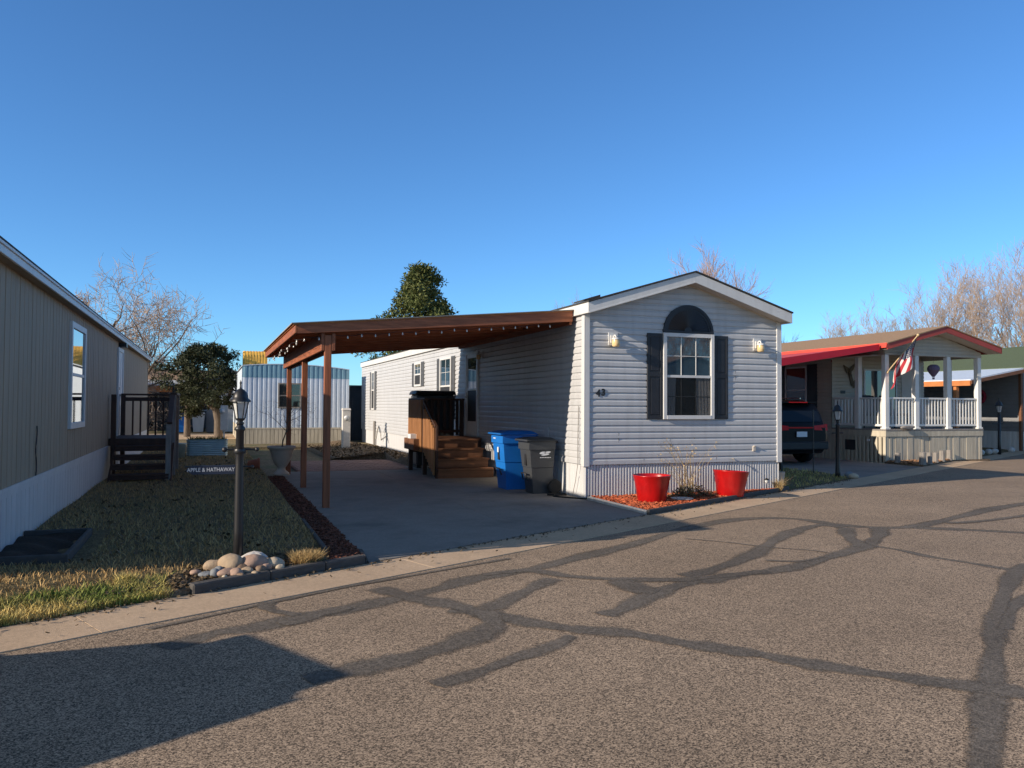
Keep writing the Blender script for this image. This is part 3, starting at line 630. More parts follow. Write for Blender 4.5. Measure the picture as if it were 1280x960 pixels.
mb = MB(); mb.tube([F.p(2.88,.64,.02), F.p(2.88,.64,.07), F.p(2.88,.60,.08)], .012, 8); mb.build('hose_bib', M['grate'], home)
# side wall (along = Y1 - y)
def LA(y): return Y1 - y
for ya, yb, za, zb_, mid in ((30.30,29.72,1.36,2.80,2.10),(23.50,22.70,2.10,2.81,None),(20.66,19.60,1.20,2.80,2.05)):
    window(home, L_, LA(ya), LA(yb), za, zb_, .06, mid, 2, 2, M['glassb'], M['screen'], grid_lo=False)
    w = .30; shutter(home, L_, LA(ya)-w-.01, LA(ya)-.01, za, zb_, M['shutg']); shutter(home, L_, LA(yb)+.01, LA(yb)+w+.01, za, zb_, M['shutg'])
mb = MB(); a0, a1 = LA(18.33), LA(17.40)
B = lambda *k: L_.box(mb, *k)
B(a0, a0+.05, .84, 2.80, -.01, .055); B(a1-.05, a1, .84, 2.80, -.01, .055); B(a0+.05, a1-.05, 2.75, 2.80, -.01, .054); B(a0+.05, a1-.05, .85, 1.18, -.01, .04)
B(a0+.05, a0+.13, 1.18, 2.75, -.01, .042); B(a1-.13, a1-.05, 1.18, 2.75, -.01, .042); B(a0+.13, a1-.13, 2.66, 2.75, -.01, .041); B(a0+.13, a1-.13, 1.90, 1.945, -.01, .041)
dr = mb.build('storm_door', M['white'], home, .003)
mb = MB(); L_.box(mb, a0+.128, a1-.128, 1.94, 2.662, .0, .027); mb.build('pane', M['glassb'], dr)
mb = MB(); L_.box(mb, a0+.128, a1-.128, 1.178, 1.902, .0, .026); mb.build('pane', M['screen'], dr)
mb = MB(); L_.box(mb, a0+.07, a0+.105, 1.72, 1.86, .04, .055); mb.tube([L_.p(a0+.088,1.75,.05), L_.p(a0+.088,1.75,.09), L_.p(a0+.14,1.75,.095)], .011, 6); mb.build('handle', M['chrome'], dr)
wall_lantern(L_, LA(17.2), 2.70, home, .8)
mb = MB(); L_.box(mb, LA(13.55), LA(13.35), .96, 1.16, -.005, .03); mb.build('outlet_cover', M['vinyl'], home)
mb = MB(); mb.tube([L_.p(LA(29.5),0,.06), L_.p(LA(29.5),.95,.06)], .05, 8); mb.build('drain_pipe', M['grate'], home)
mb = MB(); mb.tube([L_.p(LA(27.6),.45,.02)] + [L_.p(LA(27.6)+.3-.9*t, .35+.45*math.sin(math.pi*t), .25) for t in np.linspace(0,1,9)], .025, 6); mb.build('water_pipe', M['edgel'], home)
# cable down the corner
mb = MB(); mb.tube([(X0-.035,12.06,1.55),(X0-.04,12.08,1.0),(X0-.05,12.05,.6),(X0-.04,12.16,.3),(X0-.05,12.25,.06),(X0-.06,12.2,.02)], .006, 5); mb.build('cable', M['grate'], home)

# ------------------------------------------------------------------ carport
cp = thing('carport', 'stained redwood carport on three posts leaning against the grey home', 'carport', (1.6,11.7,0))
def cz(x): return 2.695 + (x-1.12)*.0965            # underside of roof sheet
def cyf(x): return 11.90 + (x-1.17)*.065
def cyr(x): return 18.45 + (x-1.17)*.065
for y in (12.02, 15.05, 18.08):
    mb = MB(); mb.box(1.575, 1.675, y-.05, y+.05, .0, 2.575); p = mb.build('post', M['woodz'], cp, .006)
    mb = MB(); mb.box(1.56, 1.69, y-.065, y+.065, .0, .035); mb.build('post_base', M['grate'], p)
mb = MB(); mb.box(1.522, 1.572, 11.97, 18.40, 2.34, 2.60); mb.box(1.678, 1.728, 11.97, 18.40, 2.34, 2.60); mb.build('header_beam', M['wood'], cp, .006)
xs0, xs1 = 1.215, 5.66
n = 8
for i in range(n):
    f = .10 + .90*i/(n-.4)
    mb = MB(); pa = (xs0, cyf(xs0)+(cyr(xs0)-cyf(xs0))*f, cz(xs0)-.06); pb = (xs1, cyf(xs1)+(cyr(xs1)-cyf(xs1))*f, cz(xs1)-.072)
    mb.bar(pa, pb, .04, .118); mb.build('rafter', M['woodx'], cp, .004)
for nm, fy in (('front_fascia', lambda x: cyf(x)), ('rear_fascia', lambda x: cyr(x))):
    mb = MB(); a, b = 1.18, 5.69
    mb.prism([(a,fy(a),cz(a)-.125),(b,fy(b),cz(b)-.165),(b,fy(b),cz(b)),(a,fy(a),cz(a))], (0,.04,0)); mb.build(nm, M['woodx'], cp, .005)
mb = MB(); mb.box(1.14, 1.18, 11.90, 18.48, 2.58, 2.695); mb.build('side_fascia', M['wood'], cp, .005)
mb = MB(); mb.box(5.66, 5.70, 12.25, 18.7, 2.92, 3.06); mb.build('ledger', M['wood'], cp)
mb = MB(); n = 34
for i in range(n):                                  # roof deck boards under the sheet
    f0, f1 = i/n, (i+.93)/n; a, b = 1.12, 5.70
    P_ = [(a, cyf(a)+(cyr(a)-cyf(a))*f0), (b, cyf(b)+(cyr(b)-cyf(b))*f0), (b, cyf(b)+(cyr(b)-cyf(b))*f1), (a, cyf(a)+(cyr(a)-cyf(a))*f1)]
    mb.hexa([(x,y,cz(x)+.002) for x,y in P_] + [(x,y,cz(x)+.018) for x,y in P_])
mb.build('roof_boards', M['orange'], cp)
mb = MB(); a, b = 1.09, 5.70
P_ = [(a,cyf(a)-.03),(b,cyf(b)-.03),(b,cyr(b)+.06),(a,cyr(a)+.06)]
mb.hexa([(x,y,cz(x)+.021) for x,y in P_] + [(x,y,cz(x)+.034) for x,y in P_]); mb.build('roof_sheet', M['concrete'], cp)
# string of bulbs
sl = thing('string_lights', 'string of small clear bulbs sagging under the carport edge', 'string lights', (1.2,11.4,2.5))
pts = []
for t in np.linspace(0, 1, 41): x = 5.5 - t*4.22; pts.append((x, cyf(x)+.06, cz(x)-.175 - .022*abs(math.sin(t*28))))
for t in np.linspace(0, 1, 41)[1:]: y = 11.98 + t*6.3; pts.append((1.25 + .05*math.sin(t*50), y, 2.545 - .03*abs(math.sin(t*33))))
mb = MB(); mb.tube(pts, .004, 4); mb.build('cable', M['blackp'], sl)
for i in list(range(2, 40, 2)) + list(range(41, 81, 2)):
    p = pts[i]; mb = MB(); mb.lathe([(.0,.0),(.007,-.003),(.007,-.014),(.012,-.022),(.013,-.032),(.008,-.041),(.0,-.044)], p, 8); mb.build('bulb', M['bulb'], sl)

# ------------------------------------------------------------------ deck and steps of the grey home
dk_ = thing('wooden_deck', 'brown stained entry deck with slatted rail and four steps at the side door', 'deck', (5.0,17.,0))
ZD = .82
for i in range(4):                                  # steps: riser + tread, each a little wider downwards
    z1 = ZD - .005 - .195*(3-i); y = 16.05 + i*.27; xr = 5.66 - i*.03
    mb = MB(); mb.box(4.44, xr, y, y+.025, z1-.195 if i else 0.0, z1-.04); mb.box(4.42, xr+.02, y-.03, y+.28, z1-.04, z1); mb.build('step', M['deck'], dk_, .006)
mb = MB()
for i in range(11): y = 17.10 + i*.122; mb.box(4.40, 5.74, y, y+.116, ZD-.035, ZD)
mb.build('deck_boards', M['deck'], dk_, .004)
mb = MB(); mb.box(4.42, 5.72, 17.09, 17.13, .45, ZD-.036); mb.box(4.42, 5.72, 18.38, 18.42, .45, ZD-.036); mb.box(4.42, 4.46, 17.13, 18.38, .6, ZD-.036); mb.build('deck_frame', M['deckdark'], dk_)
for x, y in ((4.42,17.08),(4.42,18.38),(5.66,18.38)):
    mb = MB(); mb.box(x-.045, x+.045, y-.045, y+.045, 0, 1.68); mb.build('post', M['deckdark'], dk_, .005)
mb = MB(); mb.box(4.375, 4.465, 16.95, 18.44, 1.67, 1.71); mb.box(4.46, 5.72, 18.34, 18.43, 1.67, 1.711); mb.box(4.39, 4.43, 17.1, 18.38, .88, .95); mb.box(4.46,5.7,18.36,18.40,.90,.97); mb.build('hand_rail', M['deckdark'], dk_, .004)
for i in range(11):
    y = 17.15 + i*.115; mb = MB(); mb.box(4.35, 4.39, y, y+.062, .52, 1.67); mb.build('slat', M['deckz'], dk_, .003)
for i in range(7):
    x = 4.60 + i*.155; mb = MB(); mb.box(x, x+.07, 18.43, 18.455, .84, 1.67); mb.build('slat', M['deckdark'], dk_, .003)
for i in range(8):                                  # stair side panel
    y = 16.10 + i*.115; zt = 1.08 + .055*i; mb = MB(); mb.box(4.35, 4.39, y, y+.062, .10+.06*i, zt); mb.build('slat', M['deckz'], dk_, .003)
mb = MB(); mb.bar((4.40,16.06,1.10),(4.40,17.04,1.62),.06,.05); mb.box(4.39,4.44,16.04,16.10,.0,1.12); mb.bar((4.41,16.02,.12),(4.41,17.05,.75),.04,.22); mb.build('stair_rail', M['deckdark'], dk_, .004)
mb = MB(); mb.box(4.22, 4.355, 17.3, 18.2, .55, .80); mb.build('planter_box', M['deck'], dk_, .006)
mb = MB(); mb.box(4.215, 4.35, 17.55, 17.82, .802, .90); mb.build('white_tag', M['mark'], dk_)
sb = thing('storage_box', 'black lidded storage box standing on the deck behind the rail', 'storage box', (5.1,19.0,0))
mb = MB(); mb.box(4.62, 5.55, 18.62, 19.25, .12, 1.80); mb.build('body', M['grey'], sb, .03)
mb = MB(); mb.hexa([(4.57,18.57,1.80),(5.6,18.57,1.80),(5.6,19.3,1.80),(4.57,19.3,1.80),(4.62,18.62,1.90),(5.55,18.62,1.90),(5.55,19.25,1.90),(4.62,19.25,1.90)]); mb.build('lid', M['blackp'], sb, .02)
for x in (4.7, 5.47):
    mb = MB(); mb.box(x-.05, x+.05, 18.7, 19.2, 0.02, .12); mb.build('foot', M['blackp'], sb)
tag(sheet('landing', M['grate'], [(4.5,18.5),(5.74,18.5),(5.74,19.35),(4.5,19.35)], .045, .06), kind='structure')
# ------------------------------------------------------------------ wheeled bins, pots, bed plants
def bin_(name, label, m, x0, x1, y0, y1, h, bar, lidm, mark=False):
    t = thing(name, label, 'wheeled bin', ((x0+x1)/2,(y0+y1)/2,.032), 'wheeled bins beside the deck'); z0 = .032
    def ring(z, i): return [(x0+i*1.3,y0+i,z),(x1-i*.35,y0+i,z),(x1-i*.35,y1-i,z),(x0+i*1.3,y1-i,z)]
    mb = MB(); lv = [(z0,.085),(z0+.09,.08),(z0+h*.46,.052),(z0+h*.47,.045),(z0+h*.78,.02),(z0+h*.79,.0),(z0+h*.93,.0)]
    for (za, ia), (zb, ib) in zip(lv, lv[1:]):
        A, B = ring(za, ia), ring(zb, ib)
        for k in range(4): j = (k+1) % 4; mb.face([A[k],A[j],B[j],B[k]])
    mb.face(ring(lv[-1][0],0)); mb.face(ring(z0,.085)[::-1])
    b = mb.build('body', m, t, .018)
    mb = MB(); zt = z0+h*.93; e = .035
    P = [(x0-e-.03,y0-e),(x1+.02,y0-e),(x1+.02,y1+e),(x0-e-.03,y1+e)]
    Q = [(x0+.10,y0+.05),(x1-.06,y0+.05),(x1-.06,y1-.05),(x0+.10,y1-.05)]
    mb.hexa([(x,y,zt+.003) for x,y in P] + [(x,y,zt+.035) for x,y in P]); mb.hexa([(x,y,zt+.034) for x,y in P] + [(x,y,zt+.075) for x,y in Q])
    mb.build('lid', lidm, t, .014)
    mb = MB(); mb.tube([(x1-.02,y0+.09,zt-.06),(x1+.07,y0+.09,zt-.0),(x1+.07,y1-.09,zt-.0),(x1-.02,y1-.09,zt-.06)], .017, 8); mb.build('handle', m, t)
    mb = MB(); zc = z0 + h*.36; mb.tube([(x0+.038,y0+.16,zc-.12),(x0-.0,y0+.16,zc),(x0+.0,y1-.16,zc),(x0+.038,y1-.16,zc-.12)], .014, 6); mb.build('grab_bar', M['blackp'], t)
    for y in (y0-.0, y1+.0):
        s = -1 if y == y0 else 1
        mb = MB(); c = (x1-.02, y+s*.015, z0+.125); mb.lathe([(.0,-.028),(.085,-.028),(.115,-.028),(.125,-.018),(.125,.018),(.115,.028),(.085,.022),(.08,.012),(.03,.014),(.025,.028),(.0,.028)], c, 20, axis='y'); mb.build('wheel', M['rubber'], t)
    if mark:
        fr = FR((x0,y0+.016,0),(1,0,0),(0,-1,0)); a = (x0+x1)/2 - x0 + .06; z = z0+h*.72
        mb = MB()
        for k, (da, dz, w, hh) in enumerate(((-.05,.012,.06,.022),(.04,.02,.06,.017),(.0,-.018,.075,.015))):
            mb.face([fr.p(a+da+w*math.cos(q), z+dz+hh*math.sin(q)+w*math.cos(q)*.12, .004) for q in np.linspace(0,2*math.pi,16,endpoint=False)])
        for k in range(7): fr.box(mb, a-.10+k*.03, a-.10+k*.03+.022, z-.075, z-.062, .003, .005)
        mb.build('emblem', M['mark'], t)
    else:
        mb = MB(); fr = FR((x0,y1,0),(0,-1,0),(-1,0,0)); fr.box(mb, .12, .24, z0+h*.86, z0+h*.875, -.004, .004); fr.box(mb, .30,.36, z0+h*.63, z0+h*.72, -.02, -.01); mb.build('emblem', M['mark'], t)
    fr = FR((x0,y1,0),(0,-1,0),(-1,0,0)); mb = MB(); fr.box(mb, (y1-y0)/2-.05, (y1-y0)/2+.03, z0+h*.50, z0+h*.76, -.06, -.034); mb.build('label_plate', M['blackp'], t)
    return t
bin_('wheeled_bin', 'bright blue wheeled recycling cart with its lid shut', M['blue'], 4.93, 5.57, 13.50, 14.12, 1.06, 1, M['blue'])
bin_('wheeled_bin', 'dark grey wheeled trash cart with white emblem on its side', M['grey'], 5.13, 5.62, 12.72, 13.24, .965, 1, M['grey'], True)
def pot(name, label, x, y, r, h, m, z0, tilt=0., fill=True, group=None):
    t = thing(name, label, 'plant pot', (x,y,z0), group)
    mb = MB(); mb.lathe([(.0,.0),(r*.70,.0),(r*.73,.015),(r*.80,h*.35),(r*.90,h*.72),(r*.97,h*.94),(r*.99,h*.97),(r*1.0,h),(r*.96,h),(r*.93,h*.96),(r*.88,h*.80)], (x,y,z0), 40); mb.build('bowl', m, t)
    mb = MB(); mb.lathe([(r*.885,h*.82),(r*.5,h*.84),(.0,h*.83)], (x,y,z0), 20); mb.build('soil', M['soil'], t)
    if tilt: t.rotation_euler = (0, tilt, .3)
    return t
pot('flower_pot', 'round red glazed pot standing upright nearer the driveway', 6.50, 10.98, .30, .42, M['red'], .06, group='red pots in the mulch bed')
pot('flower_pot', 'red glazed pot tipped slightly sideways right of the dry shrub', 8.17, 11.27, .30, .42, M['red'], .065, .07, group='red pots in the mulch bed')
pot('flower_pot', 'small beige pot at the right corner of the grey home', 9.93, 12.25, .145, .30, M['urn'], .05)
# dry shrub with seed heads over a dark mound of old leaves
sh = thing('dry_shrub', 'dried twiggy shrub with dark leaf mound between the two red pots', 'shrub', (7.38,11.32,.05))
rg = random.Random(21)
mb = MB()
for i in range(46):
    a = rg.uniform(0, 6.28); ln = rg.uniform(.25, .95); le = rg.uniform(.05,.42); p = Vector((7.38+rg.uniform(-.14,.14), 11.32+rg.uniform(-.10,.10), .08)); bx = -.32*ln if i % 3 else .25*ln
    pts = [p, p+Vector((math.cos(a)*le*.3+bx*.2, math.sin(a)*le*.15, ln*.45)), p+Vector((math.cos(a)*le*.8+bx*.7, math.sin(a)*le*.3, ln*.85)), p+Vector((math.cos(a)*le*1.1+bx*1.1, math.sin(a)*le*.4, ln))]
    mb.tube(pts, [.004,.003,.0022,.001], 3, caps=False)
    for k in range(7 if ln > .6 else 3):
        q = pts[2].lerp(pts[3], rg.random()) + Vector((rg.uniform(-.05,.05), rg.uniform(-.04,.04), rg.uniform(-.04,.04))); s = rg.uniform(.008,.02)
        mb.face([q, q+Vector((s,rg.uniform(-s,s),s*.6)), q+Vector((s*.3,rg.uniform(-s,s),s*1.4))])
mb.build('stems', M['dry'], sh)
mb = MB()
for i in range(900):
    r = .42*math.sqrt(rg.random()); a = rg.uniform(0,6.28); h = .22*(1-(r/.44)**2)*rg.random() + .06
    p = Vector((7.45+r*1.1*math.cos(a), 11.30+r*.55*math.sin(a), h)); u_ = Vector((rg.gauss(0,1),rg.gauss(0,1),rg.gauss(0,.7))).normalized()*rg.uniform(.02,.05); v_ = Vector((rg.gauss(0,1),rg.gauss(0,1),rg.gauss(0,1))).normalized()*.012
    mb.face([p-u_, p+v_, p+u_, p-v_])
mb.build('leaf_mound', M['drydark'], sh)
ps = thing('saucer', 'flat pale saucer lying in the red mulch before the dry shrub', 'saucer', (7.05,10.98,.075))
mb = MB(); mb.lathe([(.0,.0),(.15,.0),(.18,.018),(.17,.02),(.145,.008),(.0,.008)], (7.05,10.98,.08), 24); mb.build('dish', M['edgel'], ps)
sp = thing('path_light', 'small black stake light at the right end of the red mulch bed', 'garden light', (9.36,11.83,.05))
mb = MB(); mb.tube([(9.36,11.83,.03),(9.36,11.83,.15)], .008, 6); mb.build('stake', M['black'], sp)
mb = MB(); mb.lathe([(.0,.14),(.03,.14),(.034,.20),(.0,.20)], (9.36,11.83,.05), 10); mb.build('lens', M['clear'], sp)
mb = MB(); mb.lathe([(.0,.235),(.045,.21),(.05,.20),(.0,.198)], (9.36,11.83,.05), 10); mb.build('cap', M['black'], sp)
def tuft(name, label, x, y, z, r, h, n, m, cat, seed):
    t = thing(name, label, cat, (x,y,z)); q = random.Random(seed); pts = []
    for i in range(n):
        rr = r*math.sqrt(q.random())*.6; a = q.uniform(0,6.28); pts.append((x+rr*math.cos(a), y+rr*math.sin(a), z))
    o = blades('blades', pts, h, .006, m, .9, seed, None); me = o.data
    co = np.empty(len(me.vertices)*3); me.vertices.foreach_get('co', co); co = co.reshape(-1,3) - np.array([x,y,z]); me.vertices.foreach_set('co', co.ravel()); me.update()
    o.parent = t; return t
tuft('ornamental_grass', 'clipped straw coloured grass tuft beside the river stones', .86, 7.62, .07, .20, .115, 1500, M['dry'], 'grass tuft', 31)
tuft('ornamental_grass', 'low yellow green tuft left of the river stones', -.62, K(-.62)+.62, .06, .13, .09, 420, M['grassgreen'], 'grass tuft', 32)
tuft('dead_grass', 'dry pale grass clump at the right end of the mulch bed', 9.62, 11.83, .05, .10, .22, 160, M['dry'], 'grass tuft', 33)
# hose
hs = MB(); hp = []
for k in range(22): a = k*.5; hp.append((5.52+.17*math.cos(a), 12.42+.10*math.sin(a), .045+.001*k))
hp += [(5.40,12.30,.045),(5.5,12.1,.045),(5.62,11.95,.045),(5.75,11.78,.045),(5.82,11.80,.09)]
hs.tube(hp, .012, 6); tag(hs.build('garden_hose', M['rubber']), 'black hose coiled beside the grey trash cart', 'hose')

# ------------------------------------------------------------------ lamp post with the street sign
lp = thing('lamp_post', 'black lamp post with a hanging street name sign among river stones', 'lamp post', (.265,7.72,.1))
lx, ly = .265, 7.72
def lantern(t, x, y, zb, s=1., m=None):
    mb = MB(); mb.lathe([(.0,.0),(.035*s,.0),(.045*s,.02*s),(.03*s,.04*s),(.05*s,.06*s),(.055*s,.075*s)], (x,y,zb), 12); lb = mb.build('lantern_base', M['black'], t)
    mb = MB(); r0, r1, h = .052*s, .088*s, .19*s; z0 = zb+.075*s
    for k in range(6):
        a = math.pi*k/3; mb.tube([(x+r0*math.cos(a),y+r0*math.sin(a),z0),(x+r1*math.cos(a),y+r1*math.sin(a),z0+h)], .006*s, 4)
    mb.lathe([(r1*1.28,h-.004),(r1*1.30,h+.012*s),(r1*1.0,h+.035*s),(r1*.95,h+.06*s),(r1*.78,h+.105*s),(r1*.45,h+.135*s),(.012*s,h+.15*s),(.010*s,h+.20*s),(.014*s,h+.215*s),(.0,h+.25*s)], (x,y,z0), 18)
    mb.lathe([(r1*1.28,h-.004),(.0,h-.002)], (x,y,z0), 18); mb.build('lantern_cap', M['black'], t)
    mb = MB(); mb.lathe([(r0*.92,.0),(r1*.93,h-.006)], (x,y,z0), 6, sm=False); mb.build('glass', m or M['clear'], t)
mb = MB(); mb.lathe([(.0,-.1),(.045,-.1),(.041,.3),(.036,.9),(.035,1.20),(.048,1.215),(.044,1.235),(.030,1.25),(.026,1.275),(.0,1.28)], (lx,ly,.1), 16); mb.build('pole', M['black'], lp)
lantern(lp, lx, ly, 1.36, .80)
sf = FR((lx,ly,0),(-.955,-.16,0),(.16,-.98,0)); sf = FR((lx,ly,0),(-.99,.02,0),(-.02,-.99,0))
mb = MB(); mb.tube([sf.p(-.14,1.135), sf.p(.0,1.135), sf.p(.12,1.135)], .009, 6); mb.ell(sf.p(-.15,1.135), (.02,.02,.02), 5); mb.ell(sf.p(.13,1.135), (.025,.025,.025), 5); mb.lathe([(.05,-.02),(.058,0),(.05,.02)], (lx,ly,1.12), 14)
mb.tube([sf.p(-.10,.975), sf.p(0,.985), sf.p(.46,.985)], .008, 6); mb.ell(sf.p(-.11,.975), (.018,.018,.018), 5); mb.build('bracket', M['black'], lp)
sgn = MB(); sgn.prism([sf.p(a, z, -.008) for a, z in ((.035,.915),(.40,.915),(.415,.925),(.44,.94),(.455,.955),(.44,.97),(.415,.985),(.40,.995),(.035,.995))], sf.n*.016)
sgo = sgn.build('street_sign', mat('sign_navy', (.022,.03,.055), .5, var=.1), lp)
lf = FR((lx,ly,0), tuple(-sf.t), tuple(sf.n))
lettering('lettering', 'APPLE & HATHAWAY', .050, lf, -.242, .955, .0085, M['mark'], sgo, .0006, .84)
# river stones: (x, y, rx, ry, rz, material index, label)
ST = [(.06,7.50,.10,.07,.06,0,'tan oval river stone at the left end of the pile'),
 (.13,7.60,.06,.06,.055,1,'small pinkish stone behind the left tan oval'),
 (.20,7.43,.135,.10,.095,0,'largest tan boulder in the middle of the stone pile'),
 (.20,7.66,.08,.06,.055,4,'brown stone behind the lamp post foot'),
 (.385,7.42,.12,.10,.09,1,'big pinkish boulder right of the largest tan one'),
 (.40,7.62,.12,.08,.085,5,'jagged white quartz rock at the back of the pile'),
 (.56,7.45,.10,.075,.062,2,'cream oval stone at the right of the pile'),
 (.0,7.26,.065,.05,.030,3,'flat grey stone low at the left edge'),
 (.065,7.24,.052,.05,.042,3,'round blue grey pebble in front of the tan oval'),
 (.165,7.22,.085,.06,.045,1,'flat pink tan stone below the largest boulder'),
 (.235,7.19,.062,.055,.046,1,'smooth pink stone next to the flat pink tan one'),
 (.325,7.25,.055,.05,.042,0,'small tan round stone below the pink boulder'),
 (.435,7.26,.055,.05,.042,4,'dark brown stone below the quartz rock'),
 (.385,7.17,.032,.03,.026,0,'tiny tan stone at the kerb'),
 (.14,7.10,.028,.026,.022,2,'tiny cream pebble at the front of the pile'),
 (.605,7.33,.042,.038,.033,2,'little cream stone at the far right of the pile'),
 (.50,7.56,.075,.06,.05,0,'tan stone tucked behind the cream oval'),
 (.29,7.35,.05,.045,.05,4,'small brown stone wedged between the two biggest boulders'),
 (.10,7.36,.05,.04,.04,3,'slate grey stone left of the largest boulder'),
 (.49,7.35,.05,.045,.04,1,'pinkish stone under the cream oval'),
 (.27,7.13,.034,.03,.026,4,'tiny brown pebble at the kerb below the pink stone'),
 (-.09,7.36,.05,.04,.03,1,'low pink stone at the far left of the pile')]
for i, (x, y, rx, ry, rz, k, lab) in enumerate(ST):
    mb = MB(); mb.ell((x, y+.03, .088+rz*.62), (rx*.93, ry*.93, rz*.92), 12 if k != 5 else 5, 0, .13 if k != 5 else .18, random.Random(40+i), .3*math.sin(i*2.1))
    o = mb.build('river_stone', M['rock'][k]); tag(o, lab, 'stone', 'river stones round the lamp post')
    if k == 5: o.data.polygons.foreach_set('use_smooth', [False]*len(o.data.polygons))
# ------------------------------------------------------------------ tan home on the left
TX0, TX1, TY0, TY1 = -6.2, -1.82, 7.45, 27.2
th = thing('mobile_home', 'long tan panel sided mobile home with white skirting at the left edge', 'mobile home', (TX1,TY0,.05))
TR = FR((TX1,TY0,0),(0,1,0),(1,0,0)); TF = FR((TX0,TY0,0),(1,0,0),(0,-1,0)); TL = FR((TX0,TY1,0),(0,-1,0),(-1,0,0)); TB = FR((TX1,TY1,0),(-1,0,0),(0,1,0))
LN = TY1-TY0; TW = TX1-TX0
groove = ((0,0),(.05,0),(.055,1),(.36,1),(.365,.35),(.39,.35),(.395,1),(.68,1),(.685,.35),(.71,.35),(.715,1),(.995,1))
mb = MB(); TR.ribs(mb, 0, LN, .735, 2.84, .61, .010, groove); mb.build('side_wall', M['tan'], th)
mb = MB(); TL.ribs(mb, 0, LN, .735, 2.84, .61, .010, groove); mb.build('side_wall', M['tan'], th)
zt = lambda a: 2.84 + (1-abs(a-TW/2)/(TW/2))*.55
mb = MB(); TF.ribs(mb, 0, TW, .735, 0, .61, .010, groove, zt=zt); TF.box(mb, 0,TW,.735,2.8,-.04,-.02); mb.build('gable_wall', M['tan'], th)
mb = MB(); TB.ribs(mb, 0, TW, .735, 0, .61, .010, groove, zt=zt); mb.build('gable_wall', M['tan'], th)
for fr, ln in ((TR,LN),(TL,LN),(TF,TW),(TB,TW)):
    mb = MB(); fr.ribs(mb, 0, ln, -.02, .655, .21, .012, ((0,-3),(.05,-3),(.06,1),(.995,1))); fr.box(mb, 0, ln, .64, .735, -.01, .018); fr.box(mb, 0, ln, .70, .737, .0175, .028); mb.build('skirting', M['skirt'], th)
for y in (TY0, TY1):
    s = 1 if y == TY1 else -1
    mb = MB(); mb.box(TX1-.09, TX1+.022, min(y, y+s*.022), max(y, y+s*.022), .735, 2.84); mb.box(TX1-.001, TX1+.022, min(y+s*.001, y-s*.10), max(y+s*.001, y-s*.10), .735, 2.841); mb.build('corner_trim', M['tan'], th)
gable_roof(th, TX0-.15, TX1+.15, TY0-.12, TY1+.12, 2.935, 3.49, .022, M['shingle'])
rake(th, TX0-.14, TX1+.14, TY0-.10, 2.935, 3.488, .11, .03, M['white'])
mb = MB(); mb.box(TX1+.115, TX1+.14, TY0-.1, TY1+.1, 2.835, 2.932); mb.box(TX1+.14, TX1+.155, TY0-.1, TY1+.1, 2.905, 2.934); mb.build('side_fascia', M['white'], th, .003)
mb = MB(); mb.box(TX1+.001, TX1+.114, TY0-.1, TY1+.1, 2.842, 2.853); mb.build('soffit', M['tan'], th)
window(th, TR, 4.93, 6.28, 1.19, 2.68, .085, 1.95, 1, 1, M['glassb'], M['glass'], d=.05)
mb = MB(); B = lambda *k: TR.box(mb, *k); a0, a1 = 10.98, 11.98
B(a0,a0+.08,.78,2.72,-.01,.05); B(a1-.08,a1,.78,2.72,-.01,.05); B(a0+.08,a1-.08,2.64,2.72,-.01,.049); B(a0+.08,a1-.08,.80,2.64,.0,.03)
for z0, z1 in ((.95,1.5),(1.65,2.5)):
    for b in (a0+.18, a0+.55): B(b, b+.27, z0, z1, .0295, .036)
d = mb.build('door', M['white'], th, .004)
mb = MB(); mb.tube([TR.p(a0+.15,1.72,.03), TR.p(a0+.15,1.72,.085)], .026, 10); mb.tube([TR.p(a0+.15,1.86,.03), TR.p(a0+.15,1.86,.06)], .028, 10); mb.build('handle', M['chrome'], d)
mb = MB(); TR.box(mb, 11.23, 11.53, 2.74, 2.82, .0, .16); mb.build('porch_light', M['black'], th)
mb = MB(); mb.tube([TR.p(2.78+.03*math.sin(q*9),.74+.55*q,.022) for q in np.linspace(0,1,12)], .007, 5); mb.build('cable', M['blackp'], th)
# its dark steps
sd = thing('entry_stairs', 'dark painted stair landing with open risers at the tan home door', 'stairs', (-1.15,16.5,.1))
ZL = .87
for i in range(4):
    z = .10 + .16*(i+1); y = 16.05 + i*.26; mb = MB(); mb.box(-1.66, -.68, y, y+.27, z-.045, z); mb.box(-1.66, -.68, y+.002, y+.03, z-.10, z-.046); mb.build('step', M['deckdark'], sd, .006)
for x in (-1.70, -.67):
    mb = MB(); mb.prism([(x,15.95,.10),(x,16.18,.10),(x,17.2,.74),(x,17.2,.86)], (.035,0,0)); mb.build('stringer', M['deckdark'], sd)
mb = MB(); mb.box(-1.80, -.64, 17.10, 18.95, ZL-.14, ZL); mb.build('landing', M['deckdark'], sd, .006)
for x, y, z0 in ((-1.72,17.12,.1),(-.66,17.12,.1),(-.66,18.92,.1),(-1.72,18.92,.1),(-.70,16.10,.1)):
    mb = MB(); mb.box(x-.045, x+.045, y-.045, y+.045, z0, 1.72 if y > 17 else 1.18); mb.build('post', M['grate'] if x > -1 else M['deckdark'], sd, .005)
mb = MB(); mb.box(-.72, -.60, 17.06, 18.98, 1.72, 1.76); mb.box(-1.76, -.72, 18.87, 18.97, 1.72, 1.759); mb.bar((-.68,16.02,1.19),(-.68,17.08,1.72),.09,.04); mb.box(-1.72,-.70,18.9,18.94,1.60,1.68); mb.build('hand_rail', M['deckdark'], sd, .004)
for k in range(6):
    x = -1.55 + k*.15; mb = MB(); mb.box(x, x+.035, 18.90, 18.935, ZL, 1.61); mb.build('baluster', M['deckdark'], sd)
